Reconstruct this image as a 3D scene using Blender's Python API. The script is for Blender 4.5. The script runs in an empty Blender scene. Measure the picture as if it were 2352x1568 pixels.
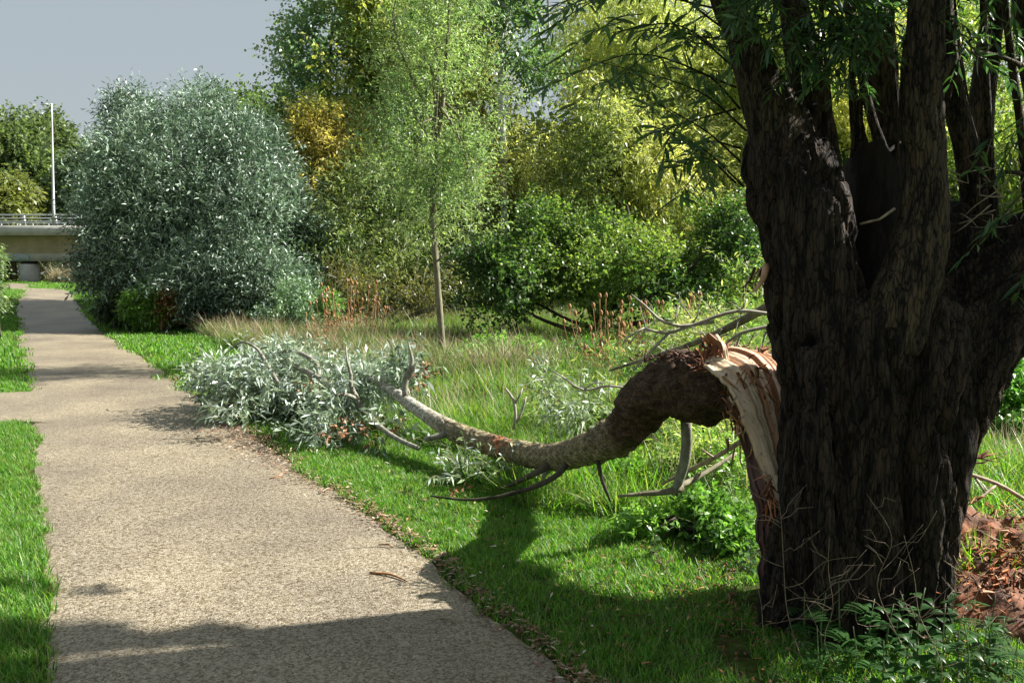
import bpy, math, random
import numpy as np
from mathutils import Vector

# ------------------------------------------------------------------ camera
C = bpy.context.scene.collection
EYE = 1.7
PITCH = math.atan(69 / 853)
cam_d = bpy.data.cameras.new("camera")
cam_d.lens = 30.0; cam_d.sensor_width = 36.0; cam_d.clip_start = 0.05; cam_d.clip_end = 3000
cam = bpy.data.objects.new("camera", cam_d); C.objects.link(cam)
cam.location = (0, 0, EYE); cam.rotation_euler = (math.pi / 2 - PITCH, 0, 0)
bpy.context.scene.camera = cam

# ------------------------------------------------------------------ light
SUN_EL, SUN_AZ = math.radians(40), math.radians(13)      # azimuth measured from +X towards +Y
sdir = Vector((math.cos(SUN_EL) * math.cos(SUN_AZ), math.cos(SUN_EL) * math.sin(SUN_AZ), math.sin(SUN_EL)))
sl = bpy.data.lights.new("sun", 'SUN'); sl.energy = 5.0; sl.angle = math.radians(0.55); sl.color = (1.0, 0.95, 0.86)
sun = bpy.data.objects.new("sun", sl); C.objects.link(sun)
sun.rotation_euler = sdir.to_track_quat('Z', 'Y').to_euler(); sun.location = (30, 6, 30)
w = bpy.data.worlds.new("World"); bpy.context.scene.world = w; w.use_nodes = True
nt = w.node_tree; bg = nt.nodes["Background"]
sky = nt.nodes.new("ShaderNodeTexSky"); sky.sky_type = 'NISHITA'; sky.sun_disc = False
sky.sun_elevation = SUN_EL; sky.sun_rotation = math.pi / 2 - SUN_AZ
sky.air_density = 1.0; sky.dust_density = 3.5; sky.ozone_density = 1.0; sky.altitude = 50
mx = nt.nodes.new("ShaderNodeMix"); mx.data_type = 'RGBA'
mx.inputs[0].default_value = 0.65; mx.inputs[7].default_value = (4.5, 4.95, 4.95, 1)   # thin even veil over the blue
nt.links.new(sky.outputs[0], mx.inputs[6]); nt.links.new(mx.outputs[2], bg.inputs[0])
bg.inputs[1].default_value = 0.042
vs = bpy.context.scene.view_settings
vs.view_transform = 'Standard'; vs.look = 'None'; vs.gamma = 1; vs.use_curve_mapping = False; vs.exposure = 1.55
cy = bpy.context.scene.cycles
cy.max_bounces = 6; cy.diffuse_bounces = 3; cy.glossy_bounces = 2; cy.transmission_bounces = 3; cy.transparent_max_bounces = 4
cy.caustics_reflective = False; cy.caustics_refractive = False

# ------------------------------------------------------------------ numbers
rng = np.random.default_rng(11)
random.seed(5)
K = 1024 / 2352.0          # the enlarged view of the photo was 2352 wide

def W(dx, dy, depth):
    """world point seen at (dx,dy) of the enlarged photo, at distance depth along Y"""
    x = (dx * K - 512) / 853; y = -(dy * K - 341) / 853
    c, s = math.cos(PITCH), math.sin(PITCH)
    d = Vector((x, c + y * s, -s + y * c))
    return Vector((0, 0, EYE)) + d * (depth / d.y)

def M(d, depth): return d * K * depth / 853   # length in the enlarged photo -> metres

def hashf(ix, iy, iz, seed):
    h = (ix.astype(np.int64) * 374761393 + iy.astype(np.int64) * 668265263 + iz.astype(np.int64) * 2147483647 + seed * 974711) & 0xffffffff
    h = ((h ^ (h >> 13)) * 1274126177) & 0xffffffff
    h = h ^ (h >> 16)
    return (h & 0xffff) / 65535.0

def noise(P, f=1.0, seed=0):
    """value noise in -1..1, P (...,3)"""
    P = np.asarray(P, float) * f
    i = np.floor(P); t = P - i; t = t * t * (3 - 2 * t); i = i.astype(np.int64)
    x, y, z = i[..., 0], i[..., 1], i[..., 2]; tx, ty, tz = t[..., 0], t[..., 1], t[..., 2]
    def L(a, b, k): return a + (b - a) * k
    r = L(L(L(hashf(x, y, z, seed), hashf(x + 1, y, z, seed), tx), L(hashf(x, y + 1, z, seed), hashf(x + 1, y + 1, z, seed), tx), ty),
          L(L(hashf(x, y, z + 1, seed), hashf(x + 1, y, z + 1, seed), tx), L(hashf(x, y + 1, z + 1, seed), hashf(x + 1, y + 1, z + 1, seed), tx), ty), tz)
    return r * 2 - 1

def sstep(a, b, x):
    t = np.clip((np.asarray(x, float) - a) / (b - a), 0, 1); return t * t * (3 - 2 * t)

def height(x, y):
    x = np.asarray(x, float); y = np.asarray(y, float)
    h = 0.78 * sstep(24, 41, y) - 0.14 * sstep(43, 60, y) - 0.25 * sstep(95, 140, y)
    P = np.stack([x, y, x * 0], -1)
    return h + 0.02 * noise(P, 0.6, 3) + 0.06 * noise(P, 0.13, 4) * sstep(6, 20, y) - 0.0

def G(dx, dy):
    """ground point seen at (dx,dy)"""
    a = W(dx, dy, 1.0) - Vector((0, 0, EYE))
    lo = 1.0
    t = 1.0
    while t < 300:
        p = Vector((0, 0, EYE)) + a * t
        if p.z < float(height(p.x, p.y)): break
        t += 0.05 + t * 0.004
    return Vector((p.x, p.y, float(height(p.x, p.y))))

def norm(A): return A / (np.linalg.norm(A, axis=-1, keepdims=True) + 1e-9)

# ------------------------------------------------------------------ materials
def nodes(name):
    m = bpy.data.materials.new(name); m.use_nodes = True
    return m, m.node_tree, m.node_tree.nodes["Principled BSDF"]

def N(t, kind, **kw):
    n = t.nodes.new(kind)
    for k, v in kw.items(): setattr(n, k, v)
    return n

def ramp(t, src, stops):
    r = N(t, "ShaderNodeValToRGB"); e = r.color_ramp.elements
    while len(e) < len(stops): e.new(0.5)
    for el, (p, c) in zip(e, stops): el.position = p; el.color = (*c, 1)
    t.links.new(src, r.inputs[0]); return r.outputs[0]

def tex(t, scale, detail=4, stretch=None, kind="ShaderNodeTexNoise", rough=0.55, coord="Object"):
    tc = N(t, "ShaderNodeTexCoord"); mp = N(t, "ShaderNodeMapping")
    if stretch: mp.inputs["Scale"].default_value = stretch
    t.links.new(tc.outputs[coord], mp.inputs[0])
    n = N(t, kind); n.inputs["Scale"].default_value = scale
    if "Detail" in n.inputs: n.inputs["Detail"].default_value = detail
    if "Roughness" in n.inputs: n.inputs["Roughness"].default_value = rough
    t.links.new(mp.outputs[0], n.inputs["Vector"]); return n

def leaf_mat(name, back=(0.25, 0.3, 0.2), backmix=0.3, trans=0.4, rough=0.42, spec=0.5, tboost=(1.3, 1.35, 0.6)):
    m, t, p = nodes(name)
    a = N(t, "ShaderNodeAttribute", attribute_name="Col")
    oi = N(t, "ShaderNodeObjectInfo")
    geo = N(t, "ShaderNodeNewGeometry")
    mixb = N(t, "ShaderNodeMix", data_type='RGBA'); mixb.inputs[7].default_value = (*back, 1)
    mm = N(t, "ShaderNodeMath", operation='MULTIPLY'); mm.inputs[1].default_value = backmix
    t.links.new(geo.outputs["Backfacing"], mm.inputs[0]); t.links.new(mm.outputs[0], mixb.inputs[0])
    t.links.new(a.outputs["Color"], mixb.inputs[6])
    t.links.new(mixb.outputs[2], p.inputs["Base Color"])
    p.inputs["Roughness"].default_value = rough; p.inputs["Specular IOR Level"].default_value = spec
    tr = N(t, "ShaderNodeBsdfTranslucent")
    tm = N(t, "ShaderNodeMix", data_type='RGBA', blend_type='MULTIPLY'); tm.inputs[0].default_value = 1; tm.inputs[7].default_value = (*tboost, 1)
    t.links.new(a.outputs["Color"], tm.inputs[6]); t.links.new(tm.outputs[2], tr.inputs[0])
    ms = N(t, "ShaderNodeMixShader"); ms.inputs[0].default_value = trans
    t.links.new(p.outputs[0], ms.inputs[1]); t.links.new(tr.outputs[0], ms.inputs[2])
    t.links.new(ms.outputs[0], t.nodes["Material Output"].inputs[0])
    return m

def bark_mat(name, dark, light, scale=9, stretch=(1, 1, 0.22), bump=0.6, rough=0.9, dist=0.02, attr=False, crack=0.0):
    m, t, p = nodes(name)
    v = tex(t, scale, 6, stretch); v2 = tex(t, scale * 5, 3, stretch)
    mixf = N(t, "ShaderNodeMath", operation='ADD'); t.links.new(v.outputs["Fac"], mixf.inputs[0])
    k = N(t, "ShaderNodeMath", operation='MULTIPLY_ADD'); k.inputs[1].default_value = 0.45; k.inputs[2].default_value = -0.22
    t.links.new(v2.outputs["Fac"], k.inputs[0]); t.links.new(k.outputs[0], mixf.inputs[1])
    h = mixf.outputs[0]
    if crack:
        tc = N(t, "ShaderNodeTexCoord"); mp = N(t, "ShaderNodeMapping"); mp.inputs["Scale"].default_value = stretch
        t.links.new(tc.outputs["Object"], mp.inputs[0])
        wn = N(t, "ShaderNodeTexNoise"); wn.inputs["Scale"].default_value = crack * .8; wn.inputs["Detail"].default_value = 3; t.links.new(mp.outputs[0], wn.inputs["Vector"])
        sc = N(t, "ShaderNodeVectorMath", operation='SCALE'); sc.inputs["Scale"].default_value = 1.6 / crack; t.links.new(wn.outputs["Color"], sc.inputs[0])
        ad = N(t, "ShaderNodeVectorMath", operation='ADD'); t.links.new(mp.outputs[0], ad.inputs[0]); t.links.new(sc.outputs[0], ad.inputs[1])
        vo = N(t, "ShaderNodeTexVoronoi", feature='DISTANCE_TO_EDGE'); vo.inputs["Scale"].default_value = crack; t.links.new(ad.outputs[0], vo.inputs["Vector"])
        mr = N(t, "ShaderNodeMapRange"); mr.inputs[1].default_value = 0.0; mr.inputs[2].default_value = 0.13; mr.inputs[3].default_value = -0.2; mr.inputs[4].default_value = 0.02
        t.links.new(vo.outputs["Distance"], mr.inputs[0])
        a2 = N(t, "ShaderNodeMath", operation='ADD'); t.links.new(h, a2.inputs[0]); t.links.new(mr.outputs[0], a2.inputs[1]); h = a2.outputs[0]
    col = ramp(t, h, [(0.34, dark), (0.66, light)])
    if attr:
        a = N(t, "ShaderNodeAttribute", attribute_name="Col")
        mu = N(t, "ShaderNodeMix", data_type='RGBA', blend_type='MULTIPLY'); mu.inputs[0].default_value = 1
        t.links.new(col, mu.inputs[6]); t.links.new(a.outputs["Color"], mu.inputs[7]); col = mu.outputs[2]
    t.links.new(col, p.inputs["Base Color"]); p.inputs["Roughness"].default_value = rough
    p.inputs["Specular IOR Level"].default_value = 0.3
    b = N(t, "ShaderNodeBump"); b.inputs["Strength"].default_value = bump; b.inputs["Distance"].default_value = dist
    t.links.new(h, b.inputs["Height"]); t.links.new(b.outputs[0], p.inputs["Normal"])
    return m

def plain(name, col, rough=0.8, var=0.25, scale=6, bump=0.0):
    m, t, p = nodes(name)
    n = tex(t, scale, 5)
    lo = tuple(c * (1 - var) for c in col); hi = tuple(min(1, c * (1 + var)) for c in col)
    t.links.new(ramp(t, n.outputs["Fac"], [(0.35, lo), (0.65, hi)]), p.inputs["Base Color"])
    p.inputs["Roughness"].default_value = rough
    if bump:
        b = N(t, "ShaderNodeBump"); b.inputs["Strength"].default_value = bump; b.inputs["Distance"].default_value = 0.01
        t.links.new(n.outputs["Fac"], b.inputs["Height"]); t.links.new(b.outputs[0], p.inputs["Normal"])
    return m

MAT = {}
MAT['leaf'] = leaf_mat("green_leaves", back=(0.22, 0.28, 0.15), backmix=0.4, trans=0.42, rough=0.42, spec=0.5, tboost=(1.55, 1.6, 0.85))
MAT['silver'] = leaf_mat("silver_willow_leaves", back=(0.45, 0.6, 0.5), backmix=0.8, trans=0.22, rough=0.42, spec=0.5, tboost=(1.1, 1.3, .8))
MAT['fallen'] = leaf_mat("wilting_willow_leaves", back=(0.5, 0.58, 0.56), backmix=0.85, trans=0.22, rough=0.4, spec=0.5, tboost=(1.2, 1.3, .8))
MAT['blade'] = leaf_mat("grass_blades", back=(0.1, 0.3, 0.05), backmix=0.2, trans=0.48, rough=0.42, spec=0.4, tboost=(1.5, 1.7, 0.5))
MAT['drygrass'] = leaf_mat('bleached_grass', back=(.4, .36, .25), backmix=.2, trans=.3, rough=.6, spec=.2, tboost=(1.1, 1.1, .95))
MAT['bark'] = bark_mat("old_willow_bark", (0.002, 0.0014, 0.001), (0.052, 0.036, 0.023), 20, (1, 1, 0.19), 1.0, dist=0.035, crack=44)
MAT['limb'] = bark_mat("willow_limb_bark", (0.004, 0.0028, 0.0018), (0.085, 0.062, 0.036), 24, (1, 1, 0.2), 0.9, dist=0.025, crack=58)
MAT['bough'] = bark_mat("fallen_bough_bark", (0.38, 0.35, 0.3), (1.3, 1.28, 1.2), 26, (.45, 1, 1), 0.8, dist=0.02, attr=True, crack=44)
MAT['thin'] = bark_mat("slender_trunk_bark", (0.10, 0.09, 0.06), (0.24, 0.22, 0.15), 16, (1, 1, 0.3), 0.4)
MAT['sbark'] = bark_mat('silvery_young_bark', (0.13, 0.125, 0.10), (0.30, 0.29, 0.24), 20, (1, 1, .5), 0.3)
MAT['pale'] = bark_mat("pale_poplar_bark", (0.28, 0.28, 0.27), (0.65, 0.65, 0.62), 5, (1, 1, 2.2), 0.3)
MAT['dim'] = bark_mat("brown_tree_bark", (0.03, 0.025, 0.018), (0.09, 0.075, 0.055), 8, (1, 1, 0.3), 0.5)
MAT['stick'] = plain("dry_twig", (0.3, 0.24, 0.17), 0.8, 0.35, 30)
MAT['palestick'] = plain("bleached_dead_twig", (0.3, 0.28, 0.23), 0.75, 0.25, 20)
MAT['weedstem'] = plain("dead_weed_stem", (0.17, 0.13, 0.085), 0.8, 0.35, 30)
MAT['teasel'] = plain("dry_teasel", (0.28, 0.14, 0.055), 0.85, 0.3, 30)

def attr_mat(name, rough=0.75, bump=0.4, scale=60, stretch=None):
    m, t, p = nodes(name)
    a = N(t, "ShaderNodeAttribute", attribute_name="Col")
    n = tex(t, scale, 4, stretch)
    mu = N(t, "ShaderNodeMix", data_type='RGBA', blend_type='MULTIPLY'); mu.inputs[0].default_value = 0.6
    t.links.new(a.outputs["Color"], mu.inputs[6]); t.links.new(ramp(t, n.outputs["Fac"], [(0.3, (.45, .4, .35)), (0.6, (1, 1, 1))]), mu.inputs[7])
    t.links.new(mu.outputs[2], p.inputs["Base Color"]); p.inputs["Roughness"].default_value = rough
    b = N(t, "ShaderNodeBump"); b.inputs["Strength"].default_value = bump; b.inputs["Distance"].default_value = 0.006
    t.links.new(n.outputs["Fac"], b.inputs["Height"]); t.links.new(b.outputs[0], p.inputs["Normal"])
    return m
MAT['wood'] = attr_mat("torn_fresh_wood", 0.6, 0.4, 25, (1, 1, 0.3))
MAT['rot'] = attr_mat("crumbly_red_rotten_wood", 0.85, 0.8, 60)
MAT['litter'] = attr_mat("dead_leaf_litter", 0.75, 0.1, 40)
MAT['flower'] = attr_mat("pink_petals", 0.6, 0.0, 40)

# ground
m, t, p = nodes("soil_and_moss"); MAT['ground'] = m
n1 = tex(t, 1.2, 6); n2 = tex(t, 14, 6)
c1 = ramp(t, n1.outputs["Fac"], [(0.35, (0.04, 0.05, 0.015)), (0.65, (0.06, 0.10, 0.022))])
c2 = ramp(t, n2.outputs["Fac"], [(0.4, (0.5, 0.45, 0.35)), (0.6, (1.1, 1.15, 0.9))])
mu = N(t, "ShaderNodeMix", data_type='RGBA', blend_type='MULTIPLY'); mu.inputs[0].default_value = 1
t.links.new(c1, mu.inputs[6]); t.links.new(c2, mu.inputs[7]); t.links.new(mu.outputs[2], p.inputs["Base Color"])
p.inputs["Roughness"].default_value = 1; p.inputs["Specular IOR Level"].default_value = 0.1
# path: tan grit with chips
m, t, p = nodes("gritty_path_surface"); MAT['path'] = m
v = tex(t, 88, kind="ShaderNodeTexVoronoi"); v.inputs["Randomness"].default_value = 1
big = tex(t, 0.8, 5); mid = tex(t, 45, 4)
rgb = N(t, "ShaderNodeSeparateColor"); t.links.new(v.outputs["Color"], rgb.inputs[0])
chip = ramp(t, rgb.outputs[0], [(0.0, (0.035, 0.024, 0.014)), (0.2, (0.085, 0.064, 0.037)), (0.5, (0.245, 0.195, 0.108)), (0.85, (0.40, 0.34, 0.205)), (1.0, (0.8, 0.78, 0.68))])
bigc = ramp(t, big.outputs["Fac"], [(0.32, (0.68, 0.66, 0.66)), (0.66, (1.15, 1.15, 1.08))])
mu = N(t, "ShaderNodeMix", data_type='RGBA', blend_type='MULTIPLY'); mu.inputs[0].default_value = 1
t.links.new(chip, mu.inputs[6]); t.links.new(bigc, mu.inputs[7])
midc = ramp(t, mid.outputs["Fac"], [(0.35, (0.62, 0.58, 0.55)), (0.6, (1.1, 1.1, 1.1))])
mu2 = N(t, "ShaderNodeMix", data_type='RGBA', blend_type='MULTIPLY'); mu2.inputs[0].default_value = 0.9
t.links.new(mu.outputs[2], mu2.inputs[6]); t.links.new(midc, mu2.inputs[7])
gapc = ramp(t, v.outputs["Distance"], [(0.42, (1.1, 1.1, 1.1)), (0.8, (0.3, 0.26, 0.22))])
mu3 = N(t, "ShaderNodeMix", data_type='RGBA', blend_type='MULTIPLY'); mu3.inputs[0].default_value = 0.9
t.links.new(mu2.outputs[2], mu3.inputs[6]); t.links.new(gapc, mu3.inputs[7])
t.links.new(mu3.outputs[2], p.inputs["Base Color"]); p.inputs["Roughness"].default_value = 0.5; p.inputs["Specular IOR Level"].default_value = 0.6
b = N(t, "ShaderNodeBump"); b.inputs["Strength"].default_value = 0.7; b.inputs["Distance"].default_value = 0.006; b.invert = True
t.links.new(v.outputs["Distance"], b.inputs["Height"]); t.links.new(b.outputs[0], p.inputs["Normal"])
MAT['concrete'] = plain("weathered_concrete", (0.42, 0.42, 0.38), 0.85, 0.15, 1.2)
MAT['concrete_tan'] = plain("tan_concrete", (0.36, 0.31, 0.2), 0.85, 0.15, 0.8)
MAT['steel'] = plain("galvanised_rail", (0.5, 0.52, 0.54), 0.5, 0.08, 3)
MAT['bluepaint'] = plain("faded_blue_paint", (0.3, 0.42, 0.5), 0.8, 0.1, 3)
MAT['whitepaint'] = plain("faded_white_paint", (0.45, 0.5, 0.42), 0.8, 0.1, 3)
MAT['darkgap'] = plain("black_bearing_rubber", (0.03, 0.028, 0.025), 0.9, 0.1, 3)
MAT['stubblack'] = bark_mat("near_black_wood", (0.004, 0.003, 0.003), (0.02, 0.015, 0.012), 12, (1, 1, .25), 0.9)  # near-black wood tone of the dead stub

# ------------------------------------------------------------------ object helpers
ORI = {}
def root(name, label, cat, loc, group=None):
    o = bpy.data.objects.new(name, None); C.objects.link(o); o.empty_display_size = 0.2
    o.location = loc; o['label'] = label; o['category'] = cat
    if group: o['group'] = group
    ORI[o.name] = Vector(loc); return o

def mk(name, V, F, mat, parent=None, col=None, smooth=False, label=None, cat=None, group=None, kind=None, domain='FACE'):
    V = np.asarray(V, dtype=np.float32).reshape(-1, 3)
    off = ORI.get(parent.name, Vector((0, 0, 0))) if parent is not None else Vector((0, 0, 0))
    V = V - np.array(off, dtype=np.float32)
    F = np.asarray(F, dtype=np.int32); k = F.shape[1]
    me = bpy.data.meshes.new(name)
    me.vertices.add(len(V)); me.vertices.foreach_set("co", V.ravel())
    me.loops.add(F.size); me.loops.foreach_set("vertex_index", F.ravel())
    me.polygons.add(len(F)); me.polygons.foreach_set("loop_start", np.arange(0, F.size, k, dtype=np.int32))
    try: me.polygons.foreach_set("loop_total", np.full(len(F), k, dtype=np.int32))
    except Exception: pass
    me.update(calc_edges=True)
    if smooth: me.polygons.foreach_set("use_smooth", np.ones(len(F), dtype=bool))
    if col is not None:
        a = me.attributes.new("Col", 'FLOAT_COLOR', domain)
        col = np.asarray(col, dtype=np.float32)
        if col.shape[-1] == 3: col = np.concatenate([col, np.ones((len(col), 1), np.float32)], 1)
        a.data.foreach_set("color", col.ravel())
    me.materials.append(mat)
    o = bpy.data.objects.new(name, me); C.objects.link(o)
    if parent is not None:
        o.parent = parent; ORI[o.name] = off
    if label: o['label'] = label
    if cat: o['category'] = cat
    if group: o['group'] = group
    if kind: o['kind'] = kind
    return o

def join(parts):
    Vs, Fs, n = [], [], 0
    for V, F in parts:
        Vs.append(np.asarray(V, float).reshape(-1, 3)); Fs.append(np.asarray(F) + n); n += len(Vs[-1])
    return np.concatenate(Vs), np.concatenate(Fs)

def spline(pts, step):
    """Catmull-Rom through rows (x,y,z,r,...) resampled at about step metres"""
    P = np.array([list(p) for p in pts], float)
    if len(P) == 2: P = np.array([P[0], (P[0] + P[1]) / 2, P[1]])
    Q = np.concatenate([[2 * P[0] - P[1]], P, [2 * P[-1] - P[-2]]]); out = []
    for i in range(1, len(Q) - 2):
        n = max(1, int(np.linalg.norm(Q[i + 1, :3] - Q[i, :3]) / step))
        t = (np.arange(n) / n)[:, None]
        a, b, c, d = Q[i - 1], Q[i], Q[i + 1], Q[i + 2]
        out.append(0.5 * (2 * b + (c - a) * t + (2 * a - 5 * b + 4 * c - d) * t ** 2 + (3 * b - a - 3 * c + d) * t ** 3))
    out.append(P[-1:]); R = np.concatenate(out); R[:, 3] = np.maximum(R[:, 3], 0.0006); return R

def tube(pts, seg=8, step=0.1, disp=None, closed=True):
    """pts rows (x,y,z,r); disp(pos,cyl,s)->offset"""
    R = spline(pts, step); n = len(R); P = R[:, :3]; r = R[:, 3]
    T = norm(np.gradient(P, axis=0))
    u = np.cross(T[0], [0, 0, 1.0]);
    if np.linalg.norm(u) < 0.2: u = np.cross(T[0], [0, 1.0, 0])
    U = [u / np.linalg.norm(u)]
    for i in range(1, n):
        u = U[-1] - T[i] * np.dot(U[-1], T[i]); U.append(u / (np.linalg.norm(u) + 1e-9))
    U = np.array(U); B = np.cross(T, U)
    th = np.arange(seg) / seg * 2 * math.pi
    dirs = U[:, None] * np.cos(th)[None, :, None] + B[:, None] * np.sin(th)[None, :, None]
    rr = np.repeat(r[:, None], seg, 1)
    s = np.concatenate([[0], np.cumsum(np.linalg.norm(np.diff(P, axis=0), axis=1))])
    if disp is not None:
        cyl = np.stack([np.cos(th)[None] * rr, np.sin(th)[None] * rr, np.repeat(s[:, None], seg, 1)], -1)
        rr = rr + disp(P[:, None] + dirs * rr[..., None], cyl, s / s[-1])
    V = P[:, None] + dirs * rr[..., None]
    V = V.reshape(-1, 3)
    i, j = np.meshgrid(np.arange(n - 1), np.arange(seg), indexing='ij'); j2 = (j + 1) % seg
    F = np.stack([i * seg + j, i * seg + j2, (i + 1) * seg + j2, (i + 1) * seg + j], -1).reshape(-1, 4)
    if closed:
        V = np.concatenate([V, P[:1], P[-1:]]); a, b = len(V) - 2, len(V) - 1; j = np.arange(0, seg, 2)
        c0 = np.stack([np.full(len(j), a), (j + 2) % seg, (j + 1) % seg, j], -1)
        o = (n - 1) * seg
        c1 = np.stack([np.full(len(j), b), o + j, o + (j + 1) % seg, o + (j + 2) % seg], -1)
        F = np.concatenate([F, c0, c1])
    return V, F

def bark_disp(amp, f=22, fl=0.22, seed=1, lump=0.0):
    def d(pos, cyl, s):
        q = cyl * np.array([f, f, f * fl]); w_ = noise(cyl, f * 0.25, seed + 9)[..., None]
        q = q + w_ * np.array([0.9, 0.9, 0.5])
        a = 1 - np.abs(noise(q, 1, seed)) * 1.6; b2 = 1 - np.abs(noise(q, 2.1, seed + 1)) * 1.6
        return amp * (0.7 * a + 0.4 * b2 - 0.5) + lump * noise(pos, 5, seed + 3)
    return d

def dpts(rows, scale_r=True):
    """rows (dx,dy,r_in_photo,depth) -> (x,y,z,r)"""
    out = []
    for dx, dy, r, dep in rows:
        p = W(dx, dy, dep); out.append((p.x, p.y, p.z, M(r, dep)))
    return out

def leaves(P, D, Nn, L, Wd, fold=0.12, droop=0.12):
    S = norm(np.cross(D, Nn)); Nn = norm(np.cross(S, D))
    L = L[:, None]; Wd = Wd[:, None]
    mid = P + D * L * 0.48
    a = mid + S * Wd * 0.5 + Nn * Wd * fold; c = mid - S * Wd * 0.5 + Nn * Wd * fold
    tip = P + D * L - np.array([0, 0, 1.0]) * L * droop
    V = np.stack([P, a, tip, c], 1).reshape(-1, 3)
    F = np.arange(len(P) * 4).reshape(-1, 4)
    return V, F

LEAFGAIN = 1.42
def palette(P, cols, f, seed, r, var=0.34, rnd=0.25):
    """pick a leaf colour from 3, drifting in space from clump to clump"""
    cols = np.array(cols, float) * LEAFGAIN
    t = 0.5 + 0.62 * noise(P, f, seed) + rnd * r.normal(size=len(P)); t = np.clip(t, 0, 0.999) * (len(cols) - 1)
    i = np.minimum(t.astype(int), len(cols) - 2); fr = (t - i)[:, None]
    c = cols[i] * (1 - fr) + cols[i + 1] * fr
    return c * (1 + var * (r.random((len(P), 1)) * 2 - 1))

def crown(blobs, ntw, nl, twl, L, Wd, cols, seed=0, up=0.3, droop=0.3, clump=(0.6, -0.25), shell=0.42, cf=0.35, rough=(0.2, 0.12), twigcol=(0.1, 0.085, 0.055), twigw=0.012, twfrac=0.35, spread=0.9, low=None, lump=2.2):
    r = np.random.default_rng(seed); Ps, Ds = [], []
    vol = np.array([(b[1][0] * b[1][1] * b[1][2]) ** (2 / 3) for b in blobs]); vol = vol / vol.sum()
    for (c, rad), fr in zip(blobs, vol):
        n = int(ntw * fr * 1.6)
        d = norm(r.normal(size=(n, 3)))
        rr = r.random(n) ** shell
        rr *= 1 + rough[0] * noise(d, lump, seed + 1) + rough[1] * noise(d, lump * 2.6, seed + 2)
        p = np.array(c) + d * rr[:, None] * np.array(rad)
        keep = noise(p, clump[0], seed + 3) + 0.5 * noise(p, clump[0] * 2.7, seed + 4) > clump[1] + 0.2 * r.normal(size=n)
        if low is not None: keep &= p[:, 2] > low
        p, d = p[keep], d[keep]; Ps.append(p); Ds.append(d)
    P = np.concatenate(Ps); D = np.concatenate(Ds)
    k = len(P)
    tw = norm(D * 0.55 + np.array([0, 0, up]) + r.normal(size=(k, 3)) * 0.42)
    tl = twl * (0.6 + 0.8 * r.random(k))
    t = (np.arange(nl)[None] + r.random((k, nl))) / nl
    sag = np.array([0, 0, -1.0]) * (droop * 0.5) * (t ** 2)[..., None] * tl[:, None, None]
    Q = (P[:, None] + tw[:, None] * (t * tl[:, None])[..., None] + sag).reshape(-1, 3)
    LD = norm(np.repeat(tw, nl, 0) * 0.55 + r.normal(size=(k * nl, 3)) * spread * 0.6 + np.array([0, 0, -droop]))
    Nn = norm(r.normal(size=(k * nl, 3)) * 0.8 + np.array([0, 0, 0.8]))
    Ln = L * (0.6 + 0.7 * r.random(k * nl)); Wn = Wd * (0.7 + 0.6 * r.random(k * nl))
    V, F = leaves(Q, LD, Nn, Ln, Wn)
    col = palette(Q, cols, cf, seed + 6, r)
    m_ = r.random(k) < twfrac
    V2, F2 = leaves(P[m_], tw[m_], norm(r.normal(size=(m_.sum(), 3))), tl[m_], np.full(m_.sum(), twigw), 0, droop * 0.5)
    c2 = np.repeat(np.array([twigcol]), m_.sum(), 0) * (0.7 + 0.6 * r.random((m_.sum(), 1)))
    V, F = join([(V, F), (V2, F2)])
    return V, F, np.concatenate([col, c2])

def bl(rows):
    """rows (dx,dy,rx,ry,depth,rdepth[m]) -> blobs in metres"""
    return [(tuple(W(a, b, dep)), (M(rx, dep), rd, M(ry, dep))) for a, b, rx, ry, dep, rd in rows]

def limbs(parent, start, blobs, n, r0, mat, seed, name='limb', seg=6, bend=0.25, start_spread=0.0):
    r = np.random.default_rng(seed)
    for i in range(n):
        c, rad = blobs[i % len(blobs)]
        e = np.array(c) + norm(r.normal(size=3)) * np.array(rad) * r.uniform(0.35, 0.85)
        s = np.array(start) + np.array([0, 0, start_spread]) * r.random()
        mid = (s + e) / 2 + r.normal(size=3) * np.linalg.norm(e - s) * bend * 0.4 + np.array([0, 0, np.linalg.norm(e - s) * 0.12])
        V, F = tube([(*s, r0), (*mid, r0 * 0.6), (*e, r0 * 0.15)], seg, 0.5)
        mk(name, V, F, mat, parent, smooth=True)

def tree(name, label, cat, base, trunk, blobs, leaf, barkm, nlimb=6, rl=0.07, group=None, seed=1, leafmat='leaf', crown_name='crown', start=None, spread=0.0, seg=10):
    o = root(name, label, cat, base, group)
    if trunk:
        V, F = tube(trunk, seg, 0.3, bark_disp(trunk[0][3] * 0.12, 9 / max(trunk[0][3] * 8, .4), 0.3, seed))
        mk('trunk', V, F, barkm, o, smooth=True)
        st = start or trunk[-1][:3]
        limbs(o, st, blobs, nlimb, rl, barkm, seed + 50, start_spread=spread)
    V, F, col = crown(blobs, seed=seed, **leaf)
    mk(crown_name, V, F, MAT[leafmat], o, col=col)
    return o

# ------------------------------------------------------------------ ground, path
ax = np.sinh(np.linspace(-5.6, 5.6, 300)) * 3.2
ay = np.concatenate([np.linspace(-30, 0, 20)[:-1], np.linspace(0, 15, 100)[:-1], np.linspace(15, 60, 110)[:-1], np.linspace(60, 160, 50)[:-1], np.geomspace(160, 1500, 20)])
X, Y = np.meshgrid(ax, ay); Z = height(X, Y)
V = np.stack([X, Y, Z], -1).reshape(-1, 3); nx, ny = len(ax), len(ay)
i, j = np.meshgrid(np.arange(ny - 1), np.arange(nx - 1), indexing='ij')
F = np.stack([i * nx + j, i * nx + j + 1, (i + 1) * nx + j + 1, (i + 1) * nx + j], -1).reshape(-1, 4)
mk('ground', V, F, MAT['ground'], smooth=True, kind='structure')

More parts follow.
